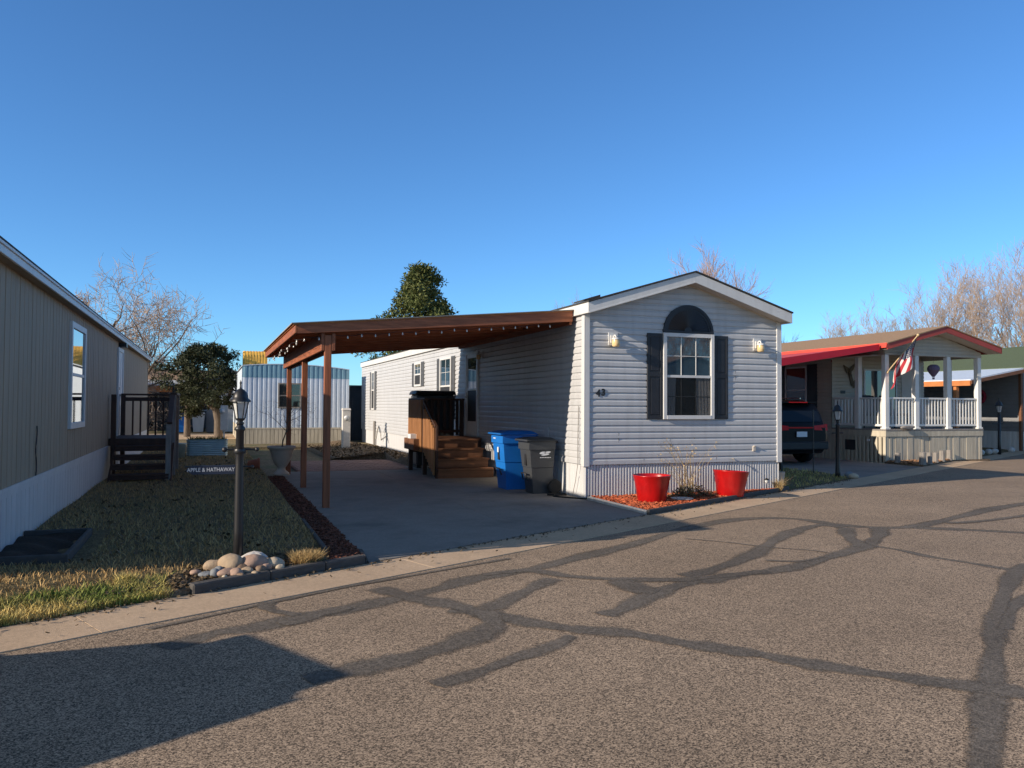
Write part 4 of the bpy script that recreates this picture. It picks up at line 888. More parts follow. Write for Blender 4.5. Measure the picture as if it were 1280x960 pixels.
for k in range(10):
    y = 17.28 + k*.165; mb = MB(); mb.box(-.655, -.62, y, y+.035, ZL-.1, 1.72); mb.build('baluster', M['deckdark'], sd)
# dark bed frame by the skirting
bf = thing('garden_bed', 'low dark timber bed frame of bare soil against the white skirting', 'garden bed', (-1.4,9.,.1))
mb = MB(); mb.bar((-1.80,8.12,.14),(-1.16,8.12,.14),.04,.13); mb.bar((-1.18,8.13,.14),(-1.18,9.7,.14),.04,.13); mb.bar((-1.80,9.7,.14),(-1.16,9.7,.14),.04,.13); mb.build('frame', M['edging'], bf, .006)
mb = MB(); rows = [[(x, y, .125+.035*math.sin(x*9+y*5)*math.sin(y*7)+.06*math.exp(-((x+1.7)/.25)**2)) for x in np.linspace(-1.82,-1.20,10)] for y in np.linspace(8.14,9.68,22)]
mb.grid(rows); mb.build('soil', M['soil'], bf)
# galvanised planter
gp = thing('raised_planter', 'galvanised corrugated planter trough with green shoots on the lawn', 'planter', (-.05,23.4,.12))
mb = MB(); x0, x1, y0, y1 = -.56, .48, 23.2, 23.7; rr = .10
def rring(off, z):
    out = []
    for (cx_, cy_, a0_) in ((x1-rr,y1-rr,0),(x0+rr,y1-rr,90),(x0+rr,y0+rr,180),(x1-rr,y0+rr,270)):
        for k in range(6): a = R(a0_+18*k); out.append((cx_+(rr+off)*math.cos(a), cy_+(rr+off)*math.sin(a), z))
    return out
rows = [rring(.010*math.sin(k*math.pi/2.), .1+.46*k/36) for k in range(37)]
mb.grid(rows, 0, True, True); mb.face(rring(-.02,.50)); mb.build('trough', M['galv'], gp)
mb = MB(); mb.tube(rring(.005,.565)+[rring(.005,.565)[0]], .014, 6); mb.box(-.13,.06,y0-.02,y0-.006,.28,.42); mb.build('rim', M['galv'], gp)
pl = []
q = random.Random(5)
for i in range(500): pl.append((q.uniform(-.5,.42), q.uniform(23.26,23.64), .50))
o = blades('plants', pl, .14, .02, M['green'], .8, 8, None); co = np.empty(len(o.data.vertices)*3); o.data.vertices.foreach_get('co', co); co = co.reshape(-1,3)-np.array(gp.location); o.data.vertices.foreach_set('co', co.ravel()); o.data.update(); o.parent = gp
# blue grey tub and shepherd hook behind the stairs
tb = thing('tub', 'small teal grey tub standing left of the galvanised planter', 'tub', (-.80,22.9,.12))
mb = MB(); mb.lathe([(.0,.0),(.20,.0),(.24,.38),(.26,.40),(.22,.39),(.18,.1),(.0,.1)], (-.80,22.9,.1), 18); mb.build('body', M['galv'], tb)
mb = MB(); mb.lathe([(.21,.33),(.0,.34)], (-.80,22.9,.1), 18); mb.build('soil', M['soil'], tb)
hk = MB(); hk.tube([(-1.0,26,.1),(-1.0,26,2.0),(-1.03,26,2.2),(-1.12,26,2.28),(-1.22,26,2.2),(-1.22,26,2.1)], .012, 6); tag(hk.build('shepherd_hook', M['black']), 'thin black garden hook behind the dark stairs', 'garden hook')
# urn with a bare sapling, terracotta pot on its side
un = thing('urn_planter', 'beige flared urn with a bare sapling behind the carport posts', 'plant pot', (1.30,17.35,.09))
ux, uy = 1.42, 17.3
mb = MB(); mb.lathe([(.0,.0),(.17,.0),(.16,.04),(.09,.10),(.08,.15),(.12,.20),(.19,.32),(.235,.50),(.25,.53),(.29,.56),(.29,.60),(.25,.60),(.23,.54),(.0,.52)], (ux,uy,.08), 24); mb.build('bowl', M['urn'], un)
rg = random.Random(77)
def twig(mb, p, d, ln, r, lv, rg, n=4, k=3, spread=.8, up=.15, segs=4, kids=(3,4,4)):
    pts = [Vector(p)]; rad = [r]; d = Vector(d).normalized()
    for i in range(segs):
        d = (d + Vector((rg.gauss(0,.14), rg.gauss(0,.14), rg.gauss(0,.10)+up*.25))).normalized(); pts.append(pts[-1] + d*ln/segs); rad.append(r*(1 - .62*(i+1)/segs))
    mb.tube(pts, rad, n if lv else 3, caps=False)
    if lv <= 0: return
    for j in range(kids[lv-1] if lv <= len(kids) else 4):
        t = .35 + .65*(j+rg.random())/kids[lv-1]; t = min(t, .99); i = min(int(t*segs), segs-1); q = pts[i].lerp(pts[i+1], t*segs-i)
        dd = (pts[i+1]-pts[i]).normalized(); s = dd.cross(Vector((rg.gauss(0,1),rg.gauss(0,1),rg.gauss(0,.6)))).normalized()
        twig(mb, q, dd*(1-spread*.45)+s*spread*rg.uniform(.6,1.1)+Vector((0,0,up)), ln*rg.uniform(.45,.68), max(.0016, rad[i]*.55), lv-1, rg, n, k, spread, up, max(2,segs-1), kids)
mb = MB(); twig(mb, (ux,uy,.55), (.05,0,1), .95, .017, 4, rg, 5, up=.02, spread=1.1, kids=(3,3,4,7)); mb.build('sapling', M['bark'], un)
tp = thing('clay_pot', 'terracotta pot lying on its side on the lawn left of the urn', 'plant pot', (.95,18.3,.12))
mb = MB(); mb.lathe([(.0,-.02),(.09,.0),(.13,.20),(.15,.20),(.15,.24),(.12,.24),(.08,.03),(.0,.02)], (.80,18.3,.23), 18, axis='x'); mb.build('bowl', M['terra'], tp)
# utility pedestal
mt = thing('utility_pedestal', 'pale electric meter pedestal at the far end of the driveway', 'utility box', (4.35,27.4,.06))
mb = MB(); mb.box(4.22,4.48,27.32,27.55,.0,1.36); mb.hexa([(4.20,27.30,1.36),(4.50,27.30,1.36),(4.50,27.57,1.36),(4.20,27.57,1.36),(4.22,27.36,1.43),(4.48,27.36,1.43),(4.48,27.57,1.43),(4.22,27.57,1.43)]); mb.box(4.24,4.46,27.305,27.319,.15,.62); mb.build('cabinet', M['edgel'], mt, .01)
mb = MB(); mb.lathe([(.09,.0),(.085,-.08),(.0,-.09)], (4.35,27.33,1.10), 18, axis='y'); mb.build('meter', M['clear'], mt)
m2 = thing('utility_pedestal', 'second pale meter pedestal right behind the lamp post lantern', 'utility box', (.43,26.9,.1))
mb = MB(); mb.box(.33,.55,26.8,27.0,.72,1.50); mb.box(.42,.47,26.86,26.9,.05,.72); mb.build('cabinet', M['edgel'], m2, .01)
mb = MB(); mb.lathe([(.08,.0),(.075,-.07),(.0,-.08)], (.38,26.8,1.32), 18, axis='y'); mb.build('meter', M['clear'], m2)
# ------------------------------------------------------------------ pale blue trailer at the back
BX0, BX1, BY = 1.12, 5.10, 31.5
bt = thing('trailer_home', 'pale blue ribbed trailer with a bowed blue roof band beyond the carport', 'trailer home', (BX0,BY,.06))
BF = FR((BX0,BY,0),(1,0,0),(0,-1,0)); BWD = BX1-BX0
bow = lambda a: 2.90 + .16*(1-((a-BWD*.42)/(BWD*.58))**2)
mb = MB(); BF.ribs(mb, 0, BWD, .66, 2.55, .17, .022, ((0,0),(.35,0),(.45,1),(.9,1))); mb.build('end_wall', M['trail'], bt)
mb = MB(); BF.ribs(mb, 0, BWD, 2.55, 0, .17, .03, ((0,0),(.35,0),(.45,1),(.9,1)), zt=bow); mb.build('roof_band', M['trailb'], bt)
mb = MB(); mb.box(BX0+.003,BX0+.03,BY+.003,BY+11,.66,2.9); mb.box(BX1-.03,BX1-.003,BY+.003,BY+11,.66,2.85); mb.build('side_wall', M['trail'], bt)
mb = MB(); aa = np.linspace(0,BWD,14)
for a, b in zip(aa, aa[1:]): mb.hexa([(BX0+a,BY-.04,bow(a)),(BX0+b,BY-.04,bow(b)),(BX0+b,BY+11,bow(b)),(BX0+a,BY+11,bow(a)),(BX0+a,BY-.04,bow(a)+.03),(BX0+b,BY-.04,bow(b)+.03),(BX0+b,BY+11,bow(b)+.03),(BX0+a,BY+11,bow(a)+.03)])
mb.build('roof', M['trail'], bt)
mb = MB(); BF.ribs(mb, 0, BWD, 0.02, .60, .15, .02, ((0,0),(.12,0),(.14,1),(.98,1))); BF.box(mb, 0, BWD, .60, .665, -.01, .03); mb.box(BX0+.003,BX0+.03,BY+.003,BY+11,0,.66); mb.box(BX1-.03,BX1-.003,BY+.003,BY+11,0,.66); mb.build('skirting', M['board'], bt)
window(bt, BF, 1.30, 2.16, 1.40, 2.36, .05, None, 1, 1, M['glass'], M['glass'], M['grate'])
mb = MB(); BF.box(mb, 1.72, 1.76, 1.44, 2.32, .02, .04); mb.build('window_mullion', M['edgel'], bt)
oc = thing('covered_stack', 'ochre ribbed canvas bundle rising behind the pale blue trailer roof', 'covered stack', (1.5,38.5,.02))
mb = MB(); ys = np.linspace(0, 1, 26); rows = []
for t in ys:
    b = .03*abs(math.sin(t*26)); rows.append([(1.40+1.05*t, 38.2-b, .02),(1.40+1.05*t, 38.2-b, 3.78+.2*b),(1.40+1.05*t, 38.35, 3.95+b),(1.40+1.05*t,38.9,3.95+b),(1.40+1.05*t,39.1,.02)])
mb.grid(rows); mb.face(rows[0]); mb.face(rows[-1][::-1]); mb.build('canvas', M['ochre'], oc)
# grey sheds and a dark lattice behind
def shed(name, label, x0, x1, y0, y1, z1, za, wall, roofm, cat='shed'):
    t = thing(name, label, cat, ((x0+x1)/2,(y0+y1)/2,.02))
    mb = MB(); mb.box(x0,x1,y0,y1,0,z1); xm = (x0+x1)/2; mb.prism([(x0,y0+.003,z1),(x1,y0+.003,z1),(xm,y0+.003,za)], (0,y1-y0-.006,0)); mb.build('wall', wall, t)
    gable_roof(t, x0-.2, x1+.2, y0-.2, y1+.2, z1-.02, za+.03, .06, roofm)
    mb = MB(); mb.box(xm-.5,xm+.5,y0-.03,y0-.002,.02,2.0); mb.build('door', M['white'], t)
    return t
shed('shed', 'plain grey shed with white door between juniper and trailer', -.15, 2.0, 47., 51., 2.9, 3.5, M['greywall'], M['concrete'])
lt = thing('lattice_screen', 'dark lattice screen between the trailer and the grey home', 'screen', (5.9,33.5,.05))
mb = MB()
for i in range(13): mb.bar((5.15+i*.11,33.6,.1),(5.15+i*.11,33.6,2.25),.05,.02)
for i in range(20): mb.bar((5.12,33.58,.2+i*.105),(6.6,33.58,.2+i*.105),.02,.05)
mb.box(5.1,6.65,33.7,33.76,0.05,2.3); mb.box(5.1,6.65,33.5,33.76,2.3,2.36); mb.build('slats', M['darkwall'], lt)
# ------------------------------------------------------------------ neighbour with red trim and porch
PX0, PX1, PY = 17.63, 21.33, 17.19
nb = thing('porch_home', 'beige home with red roof edge and a white railed front porch', 'mobile home', (PX0,PY,.05))
YW, YE = 19.25, 36.
NF = FR((PX0,YW,0),(1,0,0),(0,-1,0)); NL = FR((PX0,YE,0),(0,-1,0),(-1,0,0)); NW = PX1-PX0
mb = MB(); NF.siding(mb, 0, NW, .95, 3.2, e=.11); mb.build('front_wall', M['beige'], nb)
mb = MB(); NL.siding(mb, 0, YE-YW, .72, 3.2, e=.11); mb.build('side_wall', M['beige'], nb)
mb = MB(); mb.box(PX1-.05,PX1,YW,YE,0,3.2); mb.box(PX0,PX1,YE-.05,YE,0,3.2); mb.build('side_wall', M['beige'], nb)
mb = MB(); NL.ribs(mb, 0, YE-PY, 0, .73, .15, .01); mb.build('skirting', M['board'], nb)
ZD = .95
mb = MB(); mb.box(PX0-.02, PX1+.02, PY-.03, YW-.01, ZD-.04, ZD+.0); mb.build('porch_floor', M['grate'], nb, .006)
mb = MB(); mb.box(PX0-.012, PX1+.012, PY-.02, PY+.012, ZD-.20, ZD-.041); mb.box(PX0-.012, PX0+.02, PY+.013, YW, ZD-.20, ZD-.041); mb.build('rim_board', M['board'], nb)
NFb = FR((PX0,PY,0),(1,0,0),(0,-1,0)); PLb = FR((PX0,YW,0),(0,-1,0),(-1,0,0))
rg = random.Random(15); x = 0.02; mb = MB()
while x < NW-.02:
    w = rg.uniform(.07,.12); NFb.box(mb, x, min(x+w, NW), .03, ZD-.205, -.03 if rg.random() < .45 else -.012, .0 if rg.random() < .6 else -.008); x += w + .008
mb.build('porch_skirt', M['board'], nb)
mb = MB(); PLb.box(mb, 0, YW-PY-.005, .03, ZD-.205, -.03, -.005); PLb.ribs(mb, 0, YW-PY, .03, ZD-.205, .15, .004); mb.build('porch_skirt', M['board'], nb)
mb = MB(); PLb.box(mb, .55, .95, .32, .62, .005, .012); mb.build('access_hole', M['black'], nb)
mb = MB(); PLb.box(mb, 1.40, 1.50, .60, .66, .005, .03); mb.build('vent_flap', M['mark'], nb)
PX = (PX0+.07, 18.81, 20.03, PX1-.09)
for x in PX:
    mb = MB(); mb.box(x-.07,x+.07,PY,PY+.14,ZD,3.04); mb.box(x-.095,x+.095,PY-.025,PY+.165,ZD+.001,ZD+.05); mb.build('porch_post', M['rail'], nb, .006)
for y in (18.25,):
    mb = MB(); mb.box(PX0,PX0+.14,y-.07,y+.07,ZD,3.04); mb.build('porch_post', M['rail'], nb, .006)
mb = MB(); mb.box(PX1-.14,PX1,18.2,18.34,ZD,3.04); mb.build('porch_post', M['rail'], nb, .006)
def rail_run(a, b):
    a = Vector(a); b = Vector(b); d = (b-a); n = max(2, int(d.length/.115))
    mb = MB(); mb.bar(a+Vector((0,0,.875)), b+Vector((0,0,.875)), .08, .05); mb.build('top_rail', M['rail'], nb, .004)
    mb = MB(); mb.bar(a+Vector((0,0,.11)), b+Vector((0,0,.11)), .05, .06); mb.build('bottom_rail', M['rail'], nb, .004)
    for i in range(n):
        p = a + d*((i+.5)/n); mb = MB(); mb.bar(p+Vector((0,0,.14)), p+Vector((0,0,.85)), .042, .042, (1,0,0)); mb.build('baluster', M['rail'], nb)
for x0, x1 in zip(PX, PX[1:]): rail_run((x0+.071,PY+.07,ZD),(x1-.071,PY+.07,ZD))
rail_run((PX0+.07,PY+.15,ZD),(PX0+.07,18.17,ZD)); rail_run((PX0+.07,18.33,ZD),(PX0+.07,YW-.02,ZD))
# gable and roof
xm = (PX0+PX1)/2; EO = .33
mb = MB(); F2 = FR((PX0-.0,PY+.02,0),(1,0,0),(0,-1,0)); F2.siding(mb, 0, NW, 3.04, 3.70, gable_lim(0,NW,3.18,3.70), .10); mb.build('porch_gable', M['beige'], nb)
mb = MB(); mb.box(PX0,PX1,PY+.03,PY+.13,3.04,3.2); mb.box(PX0,PX0+.1,PY+.13,YW,3.04,3.2); mb.box(PX1-.1,PX1,PY+.13,YW,3.04,3.2); mb.build('porch_beam', M['beige'], nb)
mb = MB(); mb.box(PX0+.1,PX1-.1,PY+.13,YW,3.19,3.21); mb.build('porch_ceiling', M['soffit'], nb)
gable_roof(nb, PX0-EO, PX1+EO, PY-.42, YE+.2, 3.31, 3.86, .03, M['shingletan'])
rake(nb, PX0-EO+.005, PX1+EO-.005, PY-.40, 3.308, 3.856, .155, .03, M['redbr'])
mb = MB()
for s in (-1,1):
    xa = xm + s*(NW/2+EO-.05); mb.prism([(xa,PY-.38,3.16),(xm,PY-.38,3.69),(xm,PY-.38,3.70),(xa,PY-.38,3.17)], (0,.40,0))
mb.build('soffit', M['soffit'], nb)
mb = MB(); mb.hexa([(PX0-EO-.045,PY-.40,3.20),(PX0-EO-.01,PY-.40,3.19),(PX0-EO-.01,YE,3.19),(PX0-EO-.045,YE,3.20),(PX0-EO-.02,PY-.40,3.335),(PX0-EO-.001,PY-.40,3.335),(PX0-EO-.001,YE,3.335),(PX0-EO-.02,YE,3.335)]); mb.build('eave_fascia', M['redf'], nb)
aw = thing('awning', 'crimson edged carport awning sloping down from the red roof edge over the dark car', 'awning', (15.,19.,.05))
def az(x): return 3.20 - (17.2-x)*.150
mb = MB(); mb.hexa([(12.9,17.0,az(12.9)),(17.2,17.0,az(17.2)),(17.2,25.,az(17.2)),(12.9,25.,az(12.9)),(12.9,17.0,az(12.9)+.04),(17.2,17.0,az(17.2)+.04),(17.2,25.,az(17.2)+.04),(12.9,25.,az(12.9)+.04)]); mb.build('roof', M['redf'], aw)
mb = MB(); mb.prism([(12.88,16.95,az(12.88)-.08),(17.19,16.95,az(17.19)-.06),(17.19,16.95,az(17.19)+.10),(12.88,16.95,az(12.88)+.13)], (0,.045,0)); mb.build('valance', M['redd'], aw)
mb = MB(); mb.box(12.86,12.90,17.0,25.,az(12.9)-.10,az(12.9)+.10); mb.build('side_beam', M['redbr'], aw)
for y in (17.2, 21.0, 24.8): mb = MB(); mb.box(12.91,13.0,y-.045,y+.045,.03,az(12.95)); mb.build('post', M['rail'], aw)
mb = MB(); mb.box(PX0-EO+.03,PX0,PY+.2,YE,3.02,3.035); mb.build('soffit', M['soffit'], nb)
mb = MB(); mb.box(PX1+EO-.02,PX1+EO,PY-.40,YE,3.16,3.32); mb.build('eave_fascia', M['redbr'], nb)
# windows
f = window(nb, NF, 1.22, 2.55, 1.35, 2.75, .05, 1.42, 1, 1, M['glass'], M['glass'])
mb = MB(); NF.box(mb, 2.05, 2.09, 1.42, 2.70, .019, .035); mb.build('frame_mullion', M['white'], f)
window(nb, NL, YE-21.3, YE-20.3, 1.35, 2.85, .05, None, 1, 1, M['glass'], M['glass'])
shutter(nb, NL, YE-20.28, YE-19.85, 1.3, 2.9, M['shut']); shutter(nb, NL, YE-21.75, YE-21.32, 1.3, 2.9, M['shut'])
mb = MB(); NF.box(mb, 2.75, 3.55, .96, 2.95, -.01, .03); mb.build('door', M['soffit'], nb)
# things on the porch
wo = thing('wall_ornament', 'bronze winged ornament hanging on the beige porch wall', 'wall ornament', (18.3,19.2,2.5))
mb = MB(); O = NF
def blade(pts, d0=.03, d1=.05): mb.prism([O.p(a,z,d0) for a, z in pts], O.n*(d1-d0))
blade([(.42,2.86),(.62,2.76),(.66,2.62),(.55,2.60),(.50,2.70)]); blade([(.62,2.72),(.92,2.95),(.80,2.72),(.70,2.62)]); blade([(.60,2.64),(.72,2.62),(.80,2.35),(.72,2.20),(.66,2.42)]); blade([(.75,2.30),(.88,2.42),(.90,2.20),(.80,2.14)])
mb.ell(O.p(.66,2.62,.05),(.07,.03,.09),6); mb.build('figure', M['bronze'], wo)
np_ = MB(); NF.box(np_, .32, .50, 1.98, 2.07, .016, .03); tag(np_.build('door_plaque', M['black']), 'small dark plaque on the porch wall under the winged ornament', 'plaque')
BS = .68
bl = thing('balloon_ornament', 'purple hot air balloon wind ornament hanging in the porch opening', 'wind ornament', (19.70,17.45,2.5))
bx, by, bz = 19.72, 17.45, 2.46
mb = MB(); prof = [(.0,.42),(.12,.41),(.21,.35),(.255,.26),(.245,.17),(.18,.06),(.10,-.05),(.045,-.12)]; mb.lathe([(r*BS,z*BS+.08) for r,z in prof], (bx,by,bz), 12, sm=False); mb.build('envelope', M['purple'], bl)
mb = MB(); mb.lathe([(.0,-.07),(.03,-.07),(.035,-.015),(.0,-.015)], (bx,by,bz), 8); mb.build('basket', M['purple'], bl); mb = MB(); mb.tube([(bx,by,bz+.40),(bx,by,3.19)], .004, 4); mb.build('cord', M['black'], bl)
for i, (x, y, lab) in enumerate(((18.55,18.4,'dark padded porch chair before the sliding window'),(19.35,18.5,'dark padded porch chair beside the porch door'))):
    t = thing('porch_chair', lab, 'chair', (x,y,ZD), 'porch chairs')
    mb = MB(); mb.box(x-.28,x+.28,y-.25,y+.28,ZD+.36,ZD+.44); mb.build('seat', M['black'], t, .02)
    mb = MB(); mb.hexa([(x-.28,y+.24,ZD+.44),(x+.28,y+.24,ZD+.44),(x+.28,y+.32,ZD+.44),(x-.28,y+.32,ZD+.44),(x-.20,y+.40,ZD+.98),(x+.20,y+.40,ZD+.98),(x+.20,y+.46,ZD+.98),(x-.20,y+.46,ZD+.98)]); mb.build('backrest', M['black'], t, .03)
    for sx in (-.25,.25):
        for sy in (-.22,.25): mb = MB(); mb.tube([(x+sx,y+sy,ZD),(x+sx,y+sy,ZD+.37)], .02, 6); mb.build('leg', M['black'], t)
kg = thing('white_jug', 'pale jug shaped decoration standing on the porch rail side', 'decoration', (19.6,17.9,ZD)); mb = MB(); mb.lathe([(.0,.0),(.16,.0),(.17,.62),(.10,.70),(.07,.82),(.08,.84),(.0,.84)], (19.75,18.0,ZD), 16); mb.build('body', M['skirt'], kg)
st_ = MB(); st_.ell((18.35,17.10,1.0),(.30,.07,.05),8,0,.3,random.Random(2)); tag(st_.build('driftwood', M['grate']), 'piece of grey driftwood lying on the porch edge', 'driftwood')
# flag on the corner post
fl = thing('flag', 'striped flag with starred navy corner on a pole at the porch post', 'flag', (17.70,17.15,2.6))
pa, pb = Vector((17.70,17.15,2.58)), Vector((18.30,16.72,3.54)); pd = (pb-pa)
mb = MB(); mb.tube([pa,pb], .016, 8); mb.ell(pb+pd.normalized()*.04,(.04,.04,.04),6); mb.tube([pa-Vector((0,.0,.0)),pa+Vector((-.02,.02,-.06))], .03, 8); mb.build('pole', M['tanpole'], fl)
FLY = 1.25; ns, nf = 26, 40
def fpos(s, t):                                     # s along the hoist (0 tip .. 1 low), t along the fly
    p = pa + pd*(1 - .02 - s*.66)
    fold = 1-math.exp(-2.2*t)
    q = p + Vector((.02*t-.22*t*s + .10*t*(1-s), .16*t, -FLY*t*(.52 + .16*s) ))
    return q + Vector((.10*math.sin(5.5*s+1.5*t)*t*.6, .13*math.sin(10*s+2.0*t)*min(1,1.6*t), .03*math.sin(8*t+6*s)*t))
mb = MB(); rows = [[fpos(i/ns, j/nf) for j in range(nf+1)] for i in range(ns+1)]
for i in range(ns):
    for j in range(nf):
        stripe = i//2; canton = stripe < 7 and j < nf*.4
        mb.face([rows[i][j], rows[i][j+1], rows[i+1][j+1], rows[i+1][j]], 2 if canton else (0 if stripe % 2 == 0 else 1), True)
mb.build('cloth', [M['flagr'], M['flagw'], M['flagb']], fl)
mb = MB()
for r in range(9):
    for c in range(11):
        if (r+c) % 2: continue
        s, t = (r+.9)/9.9*(7/13.), (c+.8)/11.8*.4; p = fpos(s,t); du = (fpos(s,t+.01)-p).normalized(); dv = (fpos(s+.01,t)-p).normalized(); n = du.cross(dv).normalized()
        for sg in (.004,-.004):
            mb.face([p+n*sg+(du*math.cos(a)+dv*math.sin(a))*(.022 if k % 2 == 0 else .010) for k, a in enumerate(np.linspace(0,2*math.pi,10,endpoint=False))])
mb.build('stars', M['flagw'], fl)
# posts edging the bed, each a thing
for i, (x, y, h) in enumerate(((18.05,16.50,.30),(19.05,16.86,.34),(17.62,16.0,.38),(18.32,16.30,.32),(18.90,16.56,.34),(19.55,16.90,.36),(20.15,17.08,.34),(20.7,17.12,.36))):
    pass
LOG = [(1124,17.6,16.75,.30,'grey wooden stub standing alone at the left of the porch bed'),(0,18.02,16.10,.34,'grey stub post second from left in the porch bed'),(0,17.62,K(17.62)+.12,.36,'tall pale weathered post at the front corner of the porch bed'),
 (0,18.05,K(18.05)+.10,.30,'short grey stub just right of the pale corner post'),(0,18.62,K(18.62)+.10,.31,'grey stub post third along the curb of the porch bed'),(0,19.2,K(19.2)+.10,.34,'grey stub post fourth along the curb of the porch bed'),(0,19.85,K(19.85)+.10,.33,'grey stub post fifth along the curb of the porch bed'),(0,20.5,K(20.5)+.10,.36,'grey stub post nearest the right end of the porch bed')]
for k, x, y, h, lab in LOG:
    mb = MB(); w = .075 if 'pale' not in lab else .09
    mb.lathe([(w*1.1,.03),(w,.1),(w*.95,h*.6),(w*1.02,h-.01),(w*.8,h),(.0,h)], (x,y,.03), 9, sm=False); o = mb.build('wooden_stub', M['grate']); tag(o, lab, 'wooden stub', 'wooden stubs edging the porch bed')
# ------------------------------------------------------------------ vehicles
def suv(name, label, loc, rot, paint, group=None, h=1.72):
    t = thing(name, label, 'car', (0,0,0), group); k = h/1.72
    # local: length along +y (rear at y=0 faces -y), width along x
    def ring(y, hw, zb, zw, hr, zr): return [(-hw*.86,y,zb),(-hw*.99,y,zb+.16),(-hw,y,zw-.18),(-hw*.965,y,zw),(-hr,y,zr-.06),(-hr*.78,y,zr),(hr*.78,y,zr),(hr,y,zr-.06),(hw*.965,y,zw),(hw,y,zw-.18),(hw*.99,y,zb+.16),(hw*.86,y,zb)]
    S = [(.0,.82,.44,.98,.74,1.02),(.05,.90,.36,1.03,.80,1.09),(.16,.945,.30,1.05,.77,1.40),(.30,.955,.28,1.06,.74,1.62),(.62,.96,.27,1.06,.72,1.71),(2.2,.965,.26,1.05,.72,1.73),(2.8,.965,.26,1.05,.70,1.66),(3.55,.96,.26,1.05,.62,1.12),(3.7,.955,.27,1.04,.60,1.07),(4.45,.93,.30,.98,.55,1.00),(4.72,.86,.34,.86,.50,.88),(4.80,.76,.40,.70,.45,.72)]
    mb = MB(); rows = [[(p[0],p[1],p[2]*k) for p in ring(*s)] for s in S]
    mb.grid(rows, 0, True, True); mb.face(rows[0]); mb.face(rows[-1][::-1]); body = mb.build('body', paint, t, 0)
    em = body.modifiers.new('edges','EDGE_SPLIT'); em.split_angle = .55
    def panel(nm, pts, m, par=t, th=.012):
        a = [Vector((p[0],p[1],p[2]*k)) for p in pts]; n = (a[1]-a[0]).cross(a[2]-a[0]).normalized()
        mb = MB(); mb.prism([p+n*.002 for p in a], n*th); return mb.build(nm, m, par)
    panel('rear_window', [(-.70,.062,1.13),(.70,.062,1.13),(.66,.175,1.42),(-.66,.175,1.42)], M['carglass'])
    mb = MB(); mb.box(-.60,.60,.10,.50,1.63*k,1.67*k); mb.build('spoiler', paint, t, .01)
    mb = MB(); mb.box(-.30,.30,.095,.11,1.638*k,1.66*k); mb.build('brake_light', M['tail'], t)
    for s in (-1,1):
        mb = MB(); mb.hexa([(s*.42,-.03,.92*k),(s*.90,.02,.90*k),(s*.965,.26,.92*k),(s*.6,.2,.92*k),(s*.42,-.015,1.03*k),(s*.885,.03,1.07*k),(s*.95,.26,1.06*k),(s*.6,.2,1.05*k)]); mb.build('tail_light', M['tail'], t)
        mb = MB()
        for (ya, yb, za, zb, zc, zd) in ((.62,1.40,1.10,1.10,1.58,1.62),(1.46,2.35,1.10,1.10,1.62,1.62),(2.41,3.35,1.10,1.12,1.60,1.18)):
            q = [(s*.94,ya,za*k),(s*.945,yb,zb*k),(s*(.74 if zd > 1.3 else .90),yb,zd*k),(s*.755,ya,zc*k)]; mb.prism([Vector(p)+Vector((s*.012,0,0)) for p in q], (s*.008,0,0))
        mb.build('side_window', M['carglass'], t)
        mb = MB(); mb.tube([(s*.62,.75,1.76*k),(s*.62,2.6,1.77*k)], .018, 6); mb.build('roof_rail', M['chrome'], t)
        mb = MB(); mb.box(min(s*.97,s*1.10),max(s*.97,s*1.10),3.1,3.22,1.08*k,1.24*k); mb.build('mirror', paint, t, .02)
        mb = MB(); mb.box(min(s*.5,s*.84),max(s*.5,s*.84),4.68,4.80,.70*k,.82*k); mb.build('headlight', M['clear'], t, .01)
        for y in (.92, 3.80):
            c = (s*.86,y,.36); mb = MB(); mb.lathe([(.22,-.11),(.34,-.11),(.36,-.08),(.36,.08),(.34,.11),(.22,.11)], c, 24, axis='x'); w = mb.build('wheel', M['rubber'], t)
            mb = MB(); mb.lathe([(.0,s*.09),(.05,s*.10),(.07,s*.075),(.21,s*.085),(.225,s*.10)], c, 20, axis='x'); mb.build('rim', M['chrome'], w)
    panel('windscreen', [(.60,3.42,1.14),(-.60,3.42,1.14),(-.62,2.86,1.60),(.62,2.86,1.60)], M['carglass'])
    mb = MB(); mb.box(-.88,.88,-.05,.10,.40*k,.62*k); mb.build('bumper', M['blackp'], t, .03)
    mb = MB(); mb.box(-.42,.42,-.022,.02,.965*k,1.0*k); mb.build('trim_bar', M['tail'], t)
    mb = MB(); mb.box(-.17,.17,-.045,-.03,.74*k,.88*k); mb.build('number_plate', M['mark'], t, .004)
    t.location = loc; t.rotation_euler = (0,0,rot); return t
suv('parked_car', 'dark sport utility car parked with red tail lamps beside the grey home', (14.55,17.0,.035), 0, M['paint'])
# the photographer's car stands just left of the frame and throws its shadow on the road
suv('parked_car', 'grey car parked at the kerb in front of the tan home, outside the picture', (-3.18,4.58,.0), R(116.7), M['paintg'], h=1.52)
